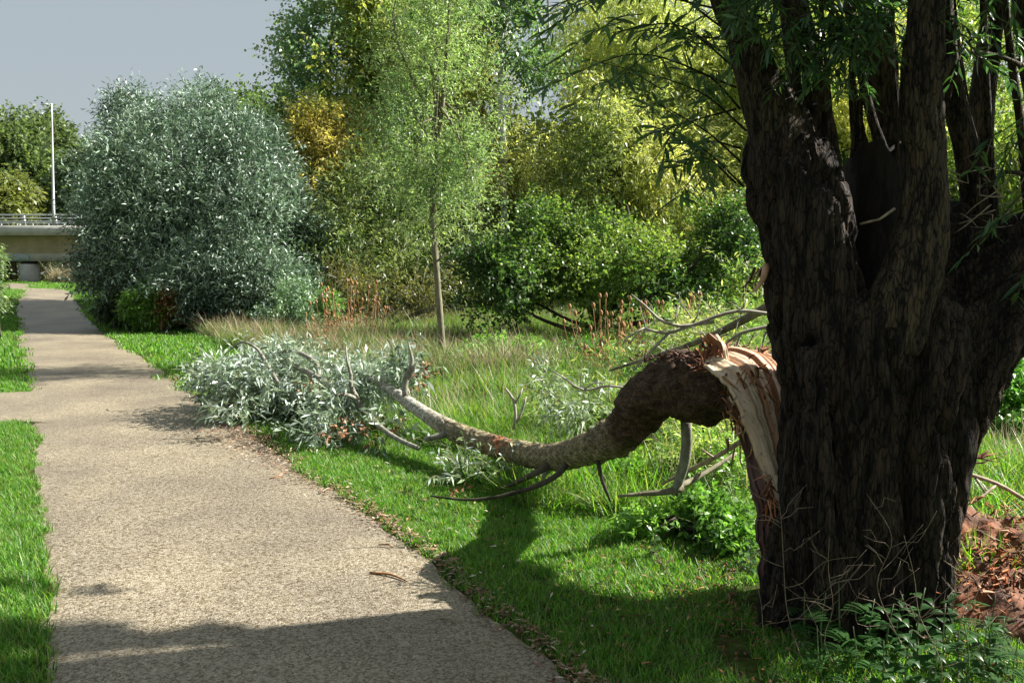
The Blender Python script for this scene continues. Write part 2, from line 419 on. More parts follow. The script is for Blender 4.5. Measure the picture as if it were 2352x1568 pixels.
Lp = [G(*q) for q in [(100, 1560), (86, 1400), (80, 1250), (78, 1080), (77, 985), (60, 895), (52, 850), (45, 800), (41, 750), (38, 710), (45, 685), (57, 668)]]
Rp = [G(*q) for q in [(1310, 1560), (1150, 1430), (985, 1290), (800, 1150), (620, 1025), (440, 900), (330, 820), (250, 770), (200, 725), (178, 695), (162, 668)]]
def ext(pts, y0=0.3):
    a, b = pts[0], pts[1]; k = (a.x - b.x) / (a.y - b.y); pts.insert(0, Vector((a.x - k * (a.y - y0), y0, 0)))
ext(Lp); ext(Rp)
yl = np.array([p.y for p in Lp] + [56, 70, 82]); xl = np.array([p.x for p in Lp] + [Lp[-1].x - 11.5, W(20, 640, 70).x, W(0, 640, 84).x])
yr = np.array([p.y for p in Rp] + [56, 70, 82]); xr = np.array([p.x for p in Rp] + [Rp[-1].x - 10, W(20, 640, 70).x + 2.4, W(0, 640, 84).x + 2.6])
yl = np.maximum.accumulate(yl + np.arange(len(yl)) * 1e-3); yr = np.maximum.accumulate(yr + np.arange(len(yr)) * 1e-3)
def edge(y, ys, xs, s):
    y = np.asarray(y, float); P = np.stack([y * 0 + s, y, y * 0], -1)
    return np.interp(y, ys, xs) + 0.05 * noise(P, 1.3, s) + 0.03 * noise(P, 6, s + 1)
def pathL(y): return edge(y, yl, xl, 7)
def pathR(y): return edge(y, yr, xr, 8)
ys = np.concatenate([np.arange(0.4, 14, 0.05), np.arange(14, 82, 0.25)]); nc = 9
X = pathL(ys)[:, None] + (pathR(ys) - pathL(ys))[:, None] * np.linspace(0, 1, nc)[None]
Y = np.repeat(ys[:, None], nc, 1); Z = height(X, Y) + 0.018
Z[:, 0] -= 0.02; Z[:, -1] -= 0.02
V = np.stack([X, Y, Z], -1).reshape(-1, 3)
i, j = np.meshgrid(np.arange(len(ys) - 1), np.arange(nc - 1), indexing='ij')
F = np.stack([i * nc + j, i * nc + j + 1, (i + 1) * nc + j + 1, (i + 1) * nc + j], -1).reshape(-1, 4)
mk('path', V, F, MAT['path'], smooth=True, kind='structure')
# the side path that leaves to the left
ja, jb = G(60, 972).y, G(60, 903).y
xs = np.concatenate([np.arange(-9, -4.3, 0.05)[::-1], np.arange(-60, -9, 0.5)[::-1]]); xs = np.sort(xs)
fr = np.clip((xs - (-5.7)) / 0.9, 0, 1) ** 2
y0 = ja - 0.25 * fr + 0.05 * noise(np.stack([xs, xs * 0, xs * 0], -1), 1.5, 5) + 0.2 * np.clip(-xs - 7, 0, 99) ; y1 = jb + 0.35 * fr + 0.05 * noise(np.stack([xs, xs * 0, xs * 0], -1), 1.5, 6) + 0.2 * np.clip(-xs - 7, 0, 99)
X = np.repeat(xs[:, None], 7, 1); Y = y0[:, None] + (y1 - y0)[:, None] * np.linspace(0, 1, 7)[None]
V = np.stack([X, Y, height(X, Y) + 0.012], -1).reshape(-1, 3)
i, j = np.meshgrid(np.arange(len(xs) - 1), np.arange(6), indexing='ij')
F = np.stack([i * 7 + j, (i + 1) * 7 + j, (i + 1) * 7 + j + 1, i * 7 + j + 1], -1).reshape(-1, 4)
mk('side_path', V, F, MAT['path'], smooth=True, kind='structure')
def on_side(x, y):
    k = 0.2 * np.clip(-x - 7, 0, 99); return (x < pathL(y) + 0.1) & (y > ja + k) & (y < jb + k)

# ------------------------------------------------------------------ bridge with lamp posts, far trees
BD = 85.0
def box(x0, x1, y0, y1, z0, z1):
    v = np.array([[x, y, z] for z in (z0, z1) for y in (y0, y1) for x in (x0, x1)], float)
    f = np.array([[0, 2, 3, 1], [4, 5, 7, 6], [0, 1, 5, 4], [2, 6, 7, 3], [0, 4, 6, 2], [1, 3, 7, 5]]); return v, f
def bz(dy, dep=BD): return W(0, dy, dep).z
def bx(dx, dep=BD): return W(dx, 560, dep).x
bx0, bx1 = bx(-420), bx(700)
br = root('road_bridge', 'concrete road bridge on a round pier crossing behind the silver willow', 'bridge', (bx(67), BD, 0.6))
V, F = box(bx0, bx1, BD, BD + 12, bz(540), bz(517)); mk('deck_edge', V, F, MAT['concrete'], br)
# haunched girder: depth of the soffit follows a curve, deepest over the pier
xs = np.linspace(bx0, bx1, 80); q = (xs - bx(62)) / 14.0
zb = bz(598) + (bz(583) - bz(598)) * np.clip(np.abs(q) - 0.25, 0, 3) ** 1.4
zt = bz(541)
sec = []
for x, b_ in zip(xs, zb):
    sec.append([(x, BD + 0.9, zt), (x, BD + 1.25, zt - 0.35), (x, BD + 1.5, b_ + 0.75), (x, BD + 1.55, b_), (x, BD + 10.5, b_), (x, BD + 11.1, zt)])
V = np.array(sec).reshape(-1, 3); i, j = np.meshgrid(np.arange(79), np.arange(5), indexing='ij')
F = np.stack([i * 6 + j, (i + 1) * 6 + j, (i + 1) * 6 + j + 1, i * 6 + j + 1], -1).reshape(-1, 4)
mk('girder', V, F, MAT['concrete_tan'], br)
sec = []
for x, b_ in zip(xs, zb):
    sec.append([(x, BD + 1.44, b_ + 0.72), (x, BD + 1.46, b_ - 0.02), (x, BD + 1.9, b_ - 0.02), (x, BD + 1.9, b_ + 0.72)])
V = np.array(sec).reshape(-1, 3); i, j = np.meshgrid(np.arange(79), np.arange(3), indexing='ij')
F = np.stack([i * 4 + j, (i + 1) * 4 + j, (i + 1) * 4 + j + 1, i * 4 + j + 1], -1).reshape(-1, 4)
mk('soffit_beam', V, F, MAT['concrete'], br)
pt = W(68, 603, BD + 2.4); pb = W(68, 652, BD + 2.4); pr = M(21, BD + 2.4)
V, F = tube([(pt.x, pt.y, 0.2, pr), (pt.x, pt.y, pt.z - 0.12, pr)], 32, 0.8); mk('pier', V, F, MAT['concrete'], br, smooth=False)
V, F = tube([(pt.x, pt.y, pt.z - 0.12, pr * .8), (pt.x, pt.y, pt.z + .25, pr * .8)], 16, 0.2); mk('bearing', V, F, MAT['darkgap'], br)
gx0, gx1, gz0, gz1 = bx(29, BD + 1.4), bx(66, BD + 1.4), bz(598, BD + 1.4), bz(584.5, BD + 1.4)
V, F = box(gx0, gx1, BD + 1.36, BD + 1.43, gz0, gz1); gp = mk('painted_panel', V, F, MAT['bluepaint'], br, label='faded blue painted panel with pale block lettering')
# blocky pale characters, too faint to read in the photograph
cw = (gx1 - gx0) / 6.2
glyph = {0: [(0, 0, 1, .2), (0, .8, 1, 1), (0, 0, .25, 1)], 1: [(0, 0, .25, 1), (.75, 0, 1, 1), (0, 0, 1, .2)], 2: [(.38, 0, .62, 1)],
         3: [(0, 0, 1, .2), (0, .8, 1, 1), (0, .4, 1, .6), (0, 0, .25, 1), (.75, 0, 1, 1)], 4: [(0, 0, 1, .2), (0, .8, 1, 1), (0, .4, 1, .6), (0, .5, .25, 1), (.75, 0, 1, .5)]}
for k in range(5):
    bb = []
    for n_, (a, b_, c_, d_) in enumerate(glyph[k]):
        xx = gx0 + cw * (0.4 + k * 1.12); hh = gz1 - gz0
        bb.append(box(xx + a * cw * .9, xx + c_ * cw * .9, BD + 1.33 - .003 * n_, BD + 1.358, gz0 + hh * (.15 + .7 * b_), gz0 + hh * (.15 + .7 * d_)))
    V, F = join(bb); mk('letter', V, F, MAT['whitepaint'], gp)
# parapet: posts, three rails, low rail
px0 = bx(51.5); sp = bx(124) - bx(51.5)
for k in range(-6, 9):
    x = px0 + k * sp
    V, F = box(x - .13, x + .13, BD + .25, BD + .45, bz(517.5), bz(490.5)); 
    V[:4, 0] += 0.12; mk('rail_post', V, F, MAT['steel'], br)
for dy, hgt in ((491, 0.16), (499, .14), (506.5, .14), (511, .10)):
    z = bz(dy) - hgt / 2
    V, F = box(bx0, bx1, BD + .28 - .1, BD + .36 - .1, z - hgt / 2, z + hgt / 2); mk('rail', V, F, MAT['steel'], br)
for k in range(-12, 20):
    x = px0 + k * sp / 2 + .9
    V, F = box(x - .05, x + .05, BD + .37, BD + .47, bz(517.5), bz(511)); mk('small_post', V, F, MAT['steel'], br)
# the lamp on the bridge
def lamp(xd, ytop, dep, label, armx, arm_y):
    b0 = W(xd, 517, dep); t_ = W(xd - 5, ytop, dep)
    o = root('street_lamp', label, 'street lamp', tuple(b0), 'street lamps along the bridge road')
    V, F = tube([(b0.x, b0.y, b0.z, .15), ((b0.x + t_.x) / 2, b0.y, (b0.z + t_.z) / 2, .10), (t_.x, t_.y, t_.z, .07)], 10, 1.5); mk('post', V, F, MAT['steel'], o, smooth=True)
    a = W(xd - 5 + armx, arm_y, dep)
    V, F = tube([(t_.x, t_.y, t_.z, .05), (a.x, a.y, a.z, .045)], 6, .4); mk('arm', V, F, MAT['steel'], o, smooth=True)
    V, F = box(-.45, .35, -.14, .14, -.06, .07); V[[4, 6], 0] += .25; V[[5, 7], 0] -= .12
    V = V * [np.sign(-armx) * -1 * -1, 1, 1] + np.array(a) ; mk('lantern', V, F, MAT['steel'], o)
lamp(124, 238, BD + .2, 'tall grey lamp post with a single arm standing at the bridge railing', -14, 239)
lamp(72, 402, BD + 60, 'distant lamp head showing against the trees beyond the bridge', -16, 405)

FARL = dict(twl=1.6, L=0.62, Wd=0.34, up=0.4, droop=0.1, clump=(0.18, -0.35), cf=0.12, twigw=0.06, twfrac=0.2)
def fartree(label, base, rows, cols, n, seed, grp='trees beyond the bridge', **kw):
    b = bl(rows); p = W(*base[:2], base[2]); gz = float(height(p.x, p.y))
    lf = dict(FARL, ntw=n, nl=6, cols=cols); lf.update(kw)
    c = b[0][0]
    tree('broadleaf_tree', label, 'tree', (p.x, p.y, gz), [(p.x, p.y, gz - .3, .45), (p.x, p.y, gz + 4, .38), (c[0], c[1], c[2], .2)], b, lf, MAT['dim'], 5, .2, grp, seed)
fartree('tall dark green tree behind the lamp post on the bridge', (150, 600, 118), [(120, 400, 65, 135, 118, 6), (165, 470, 60, 110, 116, 6)], [(.05, .075, .03), (.07, .105, .04), (.10, .13, .05)], 3300, 21)
fartree('broad green tree at the left edge beyond the bridge', (30, 600, 112), [(25, 390, 75, 135, 112, 6), (70, 430, 55, 120, 110, 5)], [(.05, .08, .035), (.07, .11, .04), (.11, .14, .05)], 3300, 22)
fartree('yellow-green tree low behind the bridge railing', (25, 600, 100), [(30, 480, 45, 70, 100, 4)], [(.07, .10, .03), (.11, .13, .035), (.14, .15, .04)], 1300, 23)
fartree('grey-green tree between the bridge and the silver willow', (225, 600, 108), [(215, 460, 60, 120, 108, 5), (240, 520, 60, 90, 106, 5)], [(.05, .08, .05), (.06, .10, .06), (.09, .13, .06)], 2600, 24)
fartree('dark tree seen under the bridge beside the pier', (130, 640, 135), [(150, 590, 120, 50, 135, 6)], [(.02, .03, .012), (.03, .045, .02), (.04, .06, .02)], 1800, 25)
fartree('dark tree seen under the bridge to the left of the pier', (10, 640, 140), [(-20, 590, 90, 50, 140, 6)], [(.03, .05, .012), (.05, .09, .02), (.06, .1, .02)], 1200, 26)

# ------------------------------------------------------------------ middle-distance trees
def at(dx, dep):
    p = W(dx, 600, dep); return p.x, dep, float(height(p.x, dep))

# silver willow
SW = bl([(450, 500, 222, 238, 27, 3.4), (330, 470, 120, 185, 26.5, 2.6), (600, 570, 145, 185, 26, 2.6), (560, 400, 110, 130, 27, 2), (305, 272, 48, 56, 27, 1.0), (455, 258, 66, 56, 27, 1.3), (315, 625, 115, 85, 25.5, 2), (520, 650, 190, 85, 25, 2), (620, 670, 90, 70, 24.5, 1.4)])
x, y, z = at(450, 26.5)
o = tree('silver_willow', 'huge rounded silver-leaved willow bush standing right of the path', 'willow', (x, y, z),
         [(x, y, z - .2, .28), (x + .1, y, z + 1.4, .24), (x, y, z + 2.6, .18)], SW,
         dict(ntw=21000, nl=8, twl=0.6, L=0.16, Wd=0.037, cols=[(.008, .018, .010), (.032, .056, .034), (.15, .21, .14)], up=.45, droop=.2, clump=(.8, -.32), cf=.5, twigw=.012, low=0.1, shell=.3, rough=(.2, .16), spread=.7),
         MAT['dim'], 12, .1, seed=31, leafmat='silver', crown_name='crown')
# trees showing above and beside it
def row_depth(dx, dep): return 28.5 + (dx - 700) / 1650 * 19 + (dep - 30) * .5
def mtree(name, label, basex, dep, rows, cols, n, seed, g_=1.85, L=.13, Wd=.05, nl=8, twl=.7, grp=None, barkm='dim', trunk_r=.2, nlimb=6, leafmat='leaf', trunkx=None, **kw):
    f_ = row_depth(basex, dep) / dep
    if trunkx is None:
        rows = [(q0, q1, q2, q3, row_depth(q0, q4), q5 * f_ * 1.25) for q0, q1, q2, q3, q4, q5 in rows]; dep = row_depth(basex, dep); L *= f_ * 1.05; Wd *= f_ * 1.1; twl *= f_; n = int(n * 1.1)
        if 'clump' in kw: kw['clump'] = (kw['clump'][0] / f_, kw['clump'][1] + .07)
        kw['cf'] = kw.get('cf', .35) / f_; cols = [tuple(min(.6, v * g_) for v in c_) for c_ in cols]
    x, y, z = at(basex, dep); b = bl(rows); c = b[0][0]
    lf = dict(ntw=n, nl=nl, twl=twl, L=L, Wd=Wd, cols=cols); lf.update(kw)
    tr = trunkx or [(x, y, z - .2, trunk_r), (x + .1, y, z + 2, trunk_r * .85), ((x + c[0]) / 2, (y + c[1]) / 2, z + (c[2] - z) * .8, trunk_r * .5)]
    return tree(name, label, 'tree', (x, y, z), tr, b, lf, MAT[barkm], nlimb, trunk_r * .4, grp, seed, leafmat=leafmat, spread=-1.0)
BK = 'trees in the wood behind the meadow'
mtree('broadleaf_tree', 'dark green tree filling the gap between silver willow and yellow tree', 650, 37, [(640, 340, 70, 110, 37, 2.5), (690, 430, 80, 120, 37, 2.5), (570, 300, 70, 70, 40, 2)],
      [(.03, .055, .02), (.05, .08, .025), (.08, .11, .03)], 3000, 32, L=.2, Wd=.1, grp=BK, twl=.9, clump=(.5, -.3))
mtree('poplar_tree', 'tall poplar with loose blue-green leaves against the sky', 770, 42,
      [(745, 60, 85, 130, 42, 3), (705, 170, 72, 80, 42, 2.5), (800, 160, 100, 150, 43, 3), (720, 270, 60, 60, 41, 2), (800, -60, 90, 120, 42, 3)],
      [(.035, .075, .05), (.06, .11, .065), (.11, .14, .06)], 3900, 33, L=.17, Wd=.13, grp=BK, twl=1.1, clump=(.55, .12), shell=.5, nl=7)
mtree('poplar_tree', 'golden-leaved poplar above the yellow willow', 880, 38,
      [(880, 60, 120, 140, 38, 3), (850, 190, 110, 120, 38, 3), (960, 20, 120, 120, 38, 3)],
      [(.06, .11, .035), (.12, .15, .04), (.19, .18, .05)], 3900, 34, L=.2, Wd=.12, grp=BK, twl=1.0, clump=(.5, -.1), cf=.5)
mtree('yellow_willow', 'yellow autumn-coloured willow to the right of the silver willow', 790, 33,
      [(780, 350, 100, 110, 33, 2.4), (760, 450, 90, 120, 32, 2.2), (860, 400, 110, 150, 33, 2.4), (740, 290, 60, 60, 33, 1.5)],
      [(.07, .10, .03), (.15, .14, .035), (.22, .18, .055)], 5200, 35, L=.18, Wd=.05, grp=BK, clump=(.7, -.15), cf=.45, droop=.5)
mtree('olive_willow', 'dull olive willow with dark gaps behind the slender tree', 930, 26,
      [(890, 520, 170, 170, 26, 2.2), (1010, 600, 160, 130, 25, 2.0), (800, 600, 110, 100, 26, 1.8), (960, 400, 120, 130, 27, 2)],
      [(.03, .05, .02), (.06, .085, .032), (.12, .14, .06)], 8200, 36, L=.15, Wd=.038, grp=BK, clump=(.8, -.1), cf=.6, droop=.5)
mtree('tall_willow', 'tall yellowish willow in the centre of the wood', 1080, 30,
      [(1060, 330, 130, 210, 30, 2.6), (1060, 70, 90, 130, 31, 2.2), (1000, 150, 110, 170, 31, 2.4), (1130, 480, 120, 150, 29, 2.2)],
      [(.04, .065, .025), (.11, .125, .05), (.19, .19, .075)], 7200, 37, L=.16, Wd=.045, grp=BK, clump=(.7, -.05), cf=.4, droop=.5)
# pale-stemmed poplar
ptk = [tuple(p) for p in dpts([(1160, 720, 9, 31), (1158, 520, 8.5, 31), (1155, 330, 7.5, 31), (1150, 180, 6, 31), (1156, 20, 5, 31), (1160, -150, 4, 31)])]
mtree('pale_stemmed_poplar', 'tree with a pale grey stem rising behind the slender tree', 1160, 31,
      [(1180, 60, 70, 90, 31, 1.6), (1230, 150, 60, 60, 31, 1.5), (1150, -60, 90, 90, 31, 2)],
      [(.06, .12, .06), (.09, .16, .06), (.16, .19, .06)], 1000, 38, L=.15, Wd=.11, barkm='pale', trunkx=ptk, clump=(.8, .1), grp=BK, nlimb=7)
mtree('backlit_willow', 'broad sunlit yellow-green willow behind the green hawthorn', 1400, 24,
      [(1400, 370, 200, 150, 24, 2.4), (1330, 300, 100, 100, 25, 2.0), (1500, 450, 170, 130, 23, 2.2), (1290, 420, 120, 130, 24, 2)],
      [(.05, .075, .025), (.14, .155, .055), (.25, .25, .10)], 9800, 39, L=.15, Wd=.038, grp=BK, clump=(.8, -.12), cf=.5, droop=.55)
mtree('backlit_willow', 'high sunlit willow whose top leaves the picture left of the old trunk', 1450, 28,
      [(1410, 60, 150, 130, 28, 2.6), (1540, 120, 160, 170, 27, 2.6), (1620, 300, 130, 180, 26, 2.2), (1450, 200, 130, 120, 28, 2)],
      [(.055, .085, .03), (.15, .17, .065), (.26, .27, .11)], 8500, 40, L=.16, Wd=.042, grp=BK, clump=(.75, -.1), cf=.5, droop=.55)
mtree('backlit_willow', 'bright yellow-green willow glimpsed between the stems of the old tree', 1950, 20,
      [(1900, 260, 170, 230, 20, 2.2), (2080, 200, 150, 220, 21, 2.2), (1800, 120, 120, 160, 21, 2)],
      [(.05, .09, .025), (.12, .15, .04), (.24, .23, .07)], 5600, 41, L=.15, Wd=.04, grp=BK, clump=(.8, -.15), cf=.5, droop=.5)
mtree('backlit_willow', 'green willow at the right edge behind the thin stems', 2280, 17,
      [(2260, 250, 190, 260, 17, 2.0), (2400, 420, 150, 220, 16, 2), (2330, 620, 140, 150, 15, 1.5)],
      [(.03, .07, .02), (.07, .11, .03), (.15, .17, .05)], 6400, 42, L=.13, Wd=.036, grp=BK, clump=(.8, -.15), cf=.5, droop=.5)
mtree('broadleaf_tree', 'shaded tree in the depth of the wood behind the hawthorn', 1500, 38,
      [(1450, 560, 330, 150, 38, 3), (1100, 600, 250, 110, 38, 3), (1650, 330, 220, 200, 40, 3), (1250, 430, 220, 140, 40, 3)],
      [(.03, .055, .015), (.05, .085, .02), (.09, .12, .03)], 5200, 43, L=.26, Wd=.15, grp=BK, twl=1.1, clump=(.4, -.5))
mtree('broadleaf_tree', 'shaded tree in the depth of the wood at the right edge', 2250, 30,
      [(2250, 480, 320, 260, 30, 3), (1900, 480, 250, 220, 31, 3), (2350, 900, 200, 200, 24, 2.5)],
      [(.03, .06, .015), (.05, .10, .02), (.10, .15, .03)], 4800, 44, L=.22, Wd=.12, grp=BK, twl=1.0, clump=(.4, -.5))

# the slender tree in the meadow
x, y, z = at(1018, 15.4)
ytr = dpts([(1019, 850, 9, 15.4), (1012, 740, 7.6, 15.4), (1003, 620, 7.0, 15.4), (995, 520, 6.6, 15.4), (993, 450, 6.3, 15.4), (1002, 370, 6.2, 15.4), (1012, 280, 5.2, 15.4), (1022, 180, 4, 15.4), (1030, 50, 3, 15.4), (1035, -80, 2, 15.4)])
yb = bl([(1000, 160, 150, 170, 15.7, 1.5), (930, 330, 110, 150, 15.6, 1.3), (1080, 320, 110, 170, 15.6, 1.3), (1020, 450, 110, 120, 15.5, 1.1), (1040, 0, 130, 130, 15.8, 1.5), (1030, -170, 130, 130, 15.8, 1.5), (1090, 520, 60, 60, 15.2, .6)])
o = tree('slender_tree', 'slender young tree with a bare pale trunk alone in the meadow', 'tree', (x, y, z), ytr, yb,
         dict(ntw=4000, nl=9, twl=.42, L=.08, Wd=.022, cols=[(.08, .15, .07), (.14, .22, .10), (.24, .32, .14)], up=.5, droop=.15, clump=(1.3, .1), shell=.6, cf=.9, twigw=.008, twfrac=.5),
         MAT['thin'], 14, .028, seed=51, start=tuple(W(1008, 330, 15.4)), spread=1.6)
for a, b_ in (((1000, 525), (1020, 508)), ((1003, 600), (1024, 580)), ((1000, 470), (975, 440))):
    p, q_ = W(*a, 15.38), W(*b_, 15.3); V, F = tube([(*p, .02), (*q_, .008)], 6, .1); mk('side_shoot', V, F, MAT['thin'], o)

# hawthorn
x, y, z = at(1375, 19.5)
hb = bl([(1330, 600, 170, 100, 19.5, 1.7), (1480, 610, 180, 120, 19.5, 1.8), (1180, 660, 140, 75, 19, 1.4), (1620, 610, 120, 130, 19, 1.5), (1260, 510, 70, 50, 19.5, .9), (1380, 500, 50, 40, 19, .8), (1020, 610, 90, 35, 18.5, .8), (1100, 600, 70, 40, 18.8, .8), (1450, 690, 200, 60, 19, 1.4), (1660, 520, 80, 90, 19.5, 1), (1560, 500, 60, 50, 19.5, .9), (1130, 710, 80, 35, 18.6, .7)])
hcols = [(.015, .04, .01), (.045, .105, .02), (.16, .22, .05)]
o = root('hawthorn_tree', 'low spreading bright green tree with a short dark crooked trunk', 'tree', (x, y, z))
V, F = tube(dpts([(1382, 805, 16, 19.5), (1372, 770, 13, 19.5), (1385, 735, 12, 19.5), (1420, 700, 10, 19.5)]), 10, .12, bark_disp(.02, 8, .3, 3)); mk('trunk', V, F, MAT['dim'], o, smooth=True)
for k, row in enumerate([[(1380, 782, 7, 19.4), (1320, 760, 6, 19.2), (1250, 735, 4, 19), (1180, 700, 3, 18.8), (1120, 660, 1.5, 18.6)],
                         [(1382, 740, 9, 19.5), (1340, 690, 6, 19.4), (1290, 600, 4, 19.3), (1270, 540, 2, 19.2)],
                         [(1400, 725, 8, 19.5), (1470, 690, 6, 19.3), (1560, 640, 4, 19.2), (1640, 560, 2, 19)],
                         [(1395, 730, 8, 19.5), (1430, 640, 6, 19.6), (1450, 540, 3, 19.6), (1440, 470, 2, 19.6)],
                         [(1410, 750, 6, 19.3), (1500, 735, 5, 19), (1600, 720, 3, 18.8), (1680, 690, 2, 18.6)],
                         [(1385, 760, 6, 19.4), (1310, 735, 4, 19.6), (1220, 690, 3, 19.8), (1090, 640, 2, 19.6), (1020, 600, 1.5, 19.4)]]):
    V, F = tube(dpts(row), 7, .25); mk('limb', V, F, MAT['dim'], o, smooth=True)
V, F, col = crown(hb, ntw=8500, nl=9, twl=.36, L=.085, Wd=.06, cols=hcols, seed=61, up=.3, droop=.1, clump=(1.0, .0), shell=.5, cf=.8, twigw=.012, rough=(.34, .28), twfrac=.6)
mk('crown', V, F, MAT['leaf'], o, col=col)

# shrubs and tall herbs
def shrub(name, label, dx, dep, rows, cols, n, seed, L=.08, Wd=.04, nl=8, twl=.3, grp=None, cat='shrub', nst=7, leafmat='leaf', **kw):
    x, y, z = at(dx, dep); b = bl(rows)
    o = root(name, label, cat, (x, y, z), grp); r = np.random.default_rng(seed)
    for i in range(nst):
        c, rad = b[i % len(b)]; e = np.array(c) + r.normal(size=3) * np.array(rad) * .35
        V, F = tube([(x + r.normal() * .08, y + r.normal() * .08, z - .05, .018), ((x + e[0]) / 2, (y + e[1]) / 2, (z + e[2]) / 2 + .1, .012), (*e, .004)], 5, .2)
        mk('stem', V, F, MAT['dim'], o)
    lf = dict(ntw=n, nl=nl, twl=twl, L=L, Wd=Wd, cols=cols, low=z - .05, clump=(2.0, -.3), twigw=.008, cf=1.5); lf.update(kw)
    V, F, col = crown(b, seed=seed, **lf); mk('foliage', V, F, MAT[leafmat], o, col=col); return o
shrub('leafy_shrub', 'small bright green shrub at the foot of the silver willow', 335, 23.5, [(335, 705, 45, 34, 23.5, .5), (375, 700, 22, 30, 23.6, .4)], [(.06, .14, .02), (.10, .2, .03), (.16, .25, .04)], 700, 71, L=.13, Wd=.06)
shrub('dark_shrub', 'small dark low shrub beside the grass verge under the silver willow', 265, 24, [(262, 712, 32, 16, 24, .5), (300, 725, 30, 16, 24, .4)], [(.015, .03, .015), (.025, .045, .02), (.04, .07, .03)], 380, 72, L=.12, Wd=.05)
shrub('red_leaved_shrub', 'reddish-brown stalky plant between bright shrub and silver willow', 380, 23.3, [(382, 700, 12, 32, 23.3, .2)], [(.14, .04, .02), (.2, .07, .03), (.12, .1, .03)], 120, 73, L=.1, Wd=.035)
shrub('edge_shrub', 'grey-green shrub at the left edge of the picture by the far lawn', -8, 21, [(-34, 610, 18, 50, 21, .6), (-32, 675, 22, 32, 21, .6)], [(.05, .08, .04), (.08, .13, .06), (.15, .2, .09)], 900, 74, L=.1, Wd=.05)
shrub('pale_herb_bush', 'pale green bushy plant at the right foot of the silver willow', 700, 22, [(690, 700, 50, 55, 22, .7), (640, 740, 60, 30, 22, .5)], [(.08, .14, .06), (.12, .2, .08), (.2, .28, .13)], 900, 75, L=.1, Wd=.03, leafmat='silver')
shrub('bramble_thicket', 'brown tangled thicket between silver willow and slender tree', 860, 24, [(810, 640, 70, 60, 25, 1), (880, 680, 80, 40, 24, 1), (960, 670, 100, 60, 24.5, 1), (1040, 690, 70, 40, 24, .8)], [(.03, .035, .012), (.07, .07, .02), (.13, .13, .035)], 1700, 76, L=.12, Wd=.035, nst=26, rough=(.4, .35), shell=.7, clump=(1.2, .1), twfrac=1.0, twigw=.02, twl=.6)
shrub('nettle_clump', 'green nettle clump in the sunlit meadow right of the slender tree', 1150, 14.5, [(1150, 830, 110, 50, 14.5, .9), (1230, 850, 80, 40, 14, .7)], [(.05, .14, .02), (.09, .21, .03), (.15, .28, .05)], 1500, 77, L=.075, Wd=.032, twl=.2, up=1.0, cat='nettle clump', nst=14)
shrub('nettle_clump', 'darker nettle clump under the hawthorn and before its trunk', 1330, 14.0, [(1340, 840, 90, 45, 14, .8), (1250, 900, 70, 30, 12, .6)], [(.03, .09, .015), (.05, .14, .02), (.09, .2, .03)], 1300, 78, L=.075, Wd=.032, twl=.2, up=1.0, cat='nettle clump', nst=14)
shrub('nettle_clump', 'tall nettles at the right edge behind the old trunk', 2330, 8.5, [(2330, 980, 90, 130, 8.5, .7), (2300, 880, 50, 60, 9, .5), (2400, 1080, 80, 70, 8, .6)], [(.03, .10, .015), (.06, .17, .025), (.12, .25, .04)], 1700, 79, L=.07, Wd=.032, twl=.16, up=1.0, cat='nettle clump', nst=16)
shrub('leafy_undergrowth', 'sunlit willow regrowth with long leaves below the torn bough', 1620, 7.0, [(1640, 1000, 130, 80, 7, .7), (1560, 1080, 110, 65, 6.6, .5), (1680, 1130, 60, 70, 6.2, .4), (1420, 960, 120, 50, 8, .6), (1300, 930, 80, 40, 8.6, .5)], [(.07, .15, .03), (.13, .23, .05), (.3, .34, .12)], 1050, 80, L=.075, Wd=.016, twl=.34, cat='undergrowth', leafmat='leaf', nst=22, shell=.8, clump=(2.5, 0), nl=7, up=.7, twfrac=1.0, twigw=.006, twigcol=(.3, .27, .15))
shrub('leafy_undergrowth', 'sparse willow regrowth behind the bough against the old trunk', 1660, 8.5, [(1680, 800, 100, 90, 8.6, .7), (1580, 790, 120, 50, 9.5, .8), (1720, 660, 50, 70, 8.6, .5), (1480, 860, 90, 40, 9, .6)], [(.06, .14, .03), (.12, .22, .05), (.28, .3, .12)], 850, 81, L=.085, Wd=.018, twl=.4, cat='undergrowth', leafmat='leaf', nst=20, shell=.8, clump=(2.0, 0), up=.7, nl=7, twfrac=1.0, twigw=.007, twigcol=(.3, .28, .2))
shrub('nettle_clump', 'low bright nettles in the sun just left of the old trunk foot', 1600, 5.3, [(1620, 1190, 90, 48, 5.3, .35), (1500, 1210, 70, 26, 5.2, .3), (1690, 1250, 45, 40, 4.9, .25)], [(.05, .13, .02), (.09, .2, .03), (.15, .28, .05)], 900, 83, L=.05, Wd=.026, twl=.13, up=1.0, cat='nettle clump', nst=20, shell=.7, twigw=.004, clump=(3, 0), nl=7)
shrub('nettle_clump', 'green nettles under the stout hanging side branch of the bough', 1480, 6.6, [(1480, 1090, 110, 40, 6.6, .5), (1620, 1060, 90, 50, 6.4, .4)], [(.05, .13, .02), (.09, .2, .03), (.17, .3, .06)], 800, 84, L=.055, Wd=.028, twl=.15, up=1.0, cat='nettle clump', nst=16, shell=.7, twigw=.004, clump=(3, 0), nl=7)
o = shrub('balsam_plant', 'pink-flowered balsam by the right foot of the silver willow', 752, 21, [(752, 700, 16, 26, 21, .3)], [(.05, .12, .03), (.08, .16, .04), (.1, .2, .05)], 130, 82, L=.1, Wd=.035)
r = np.random.default_rng(3); q_ = np.array([tuple(W(752 + r.normal() * 7, 672 + r.normal() * 7, 20.7 + r.normal() * .1)) for _ in range(26)])
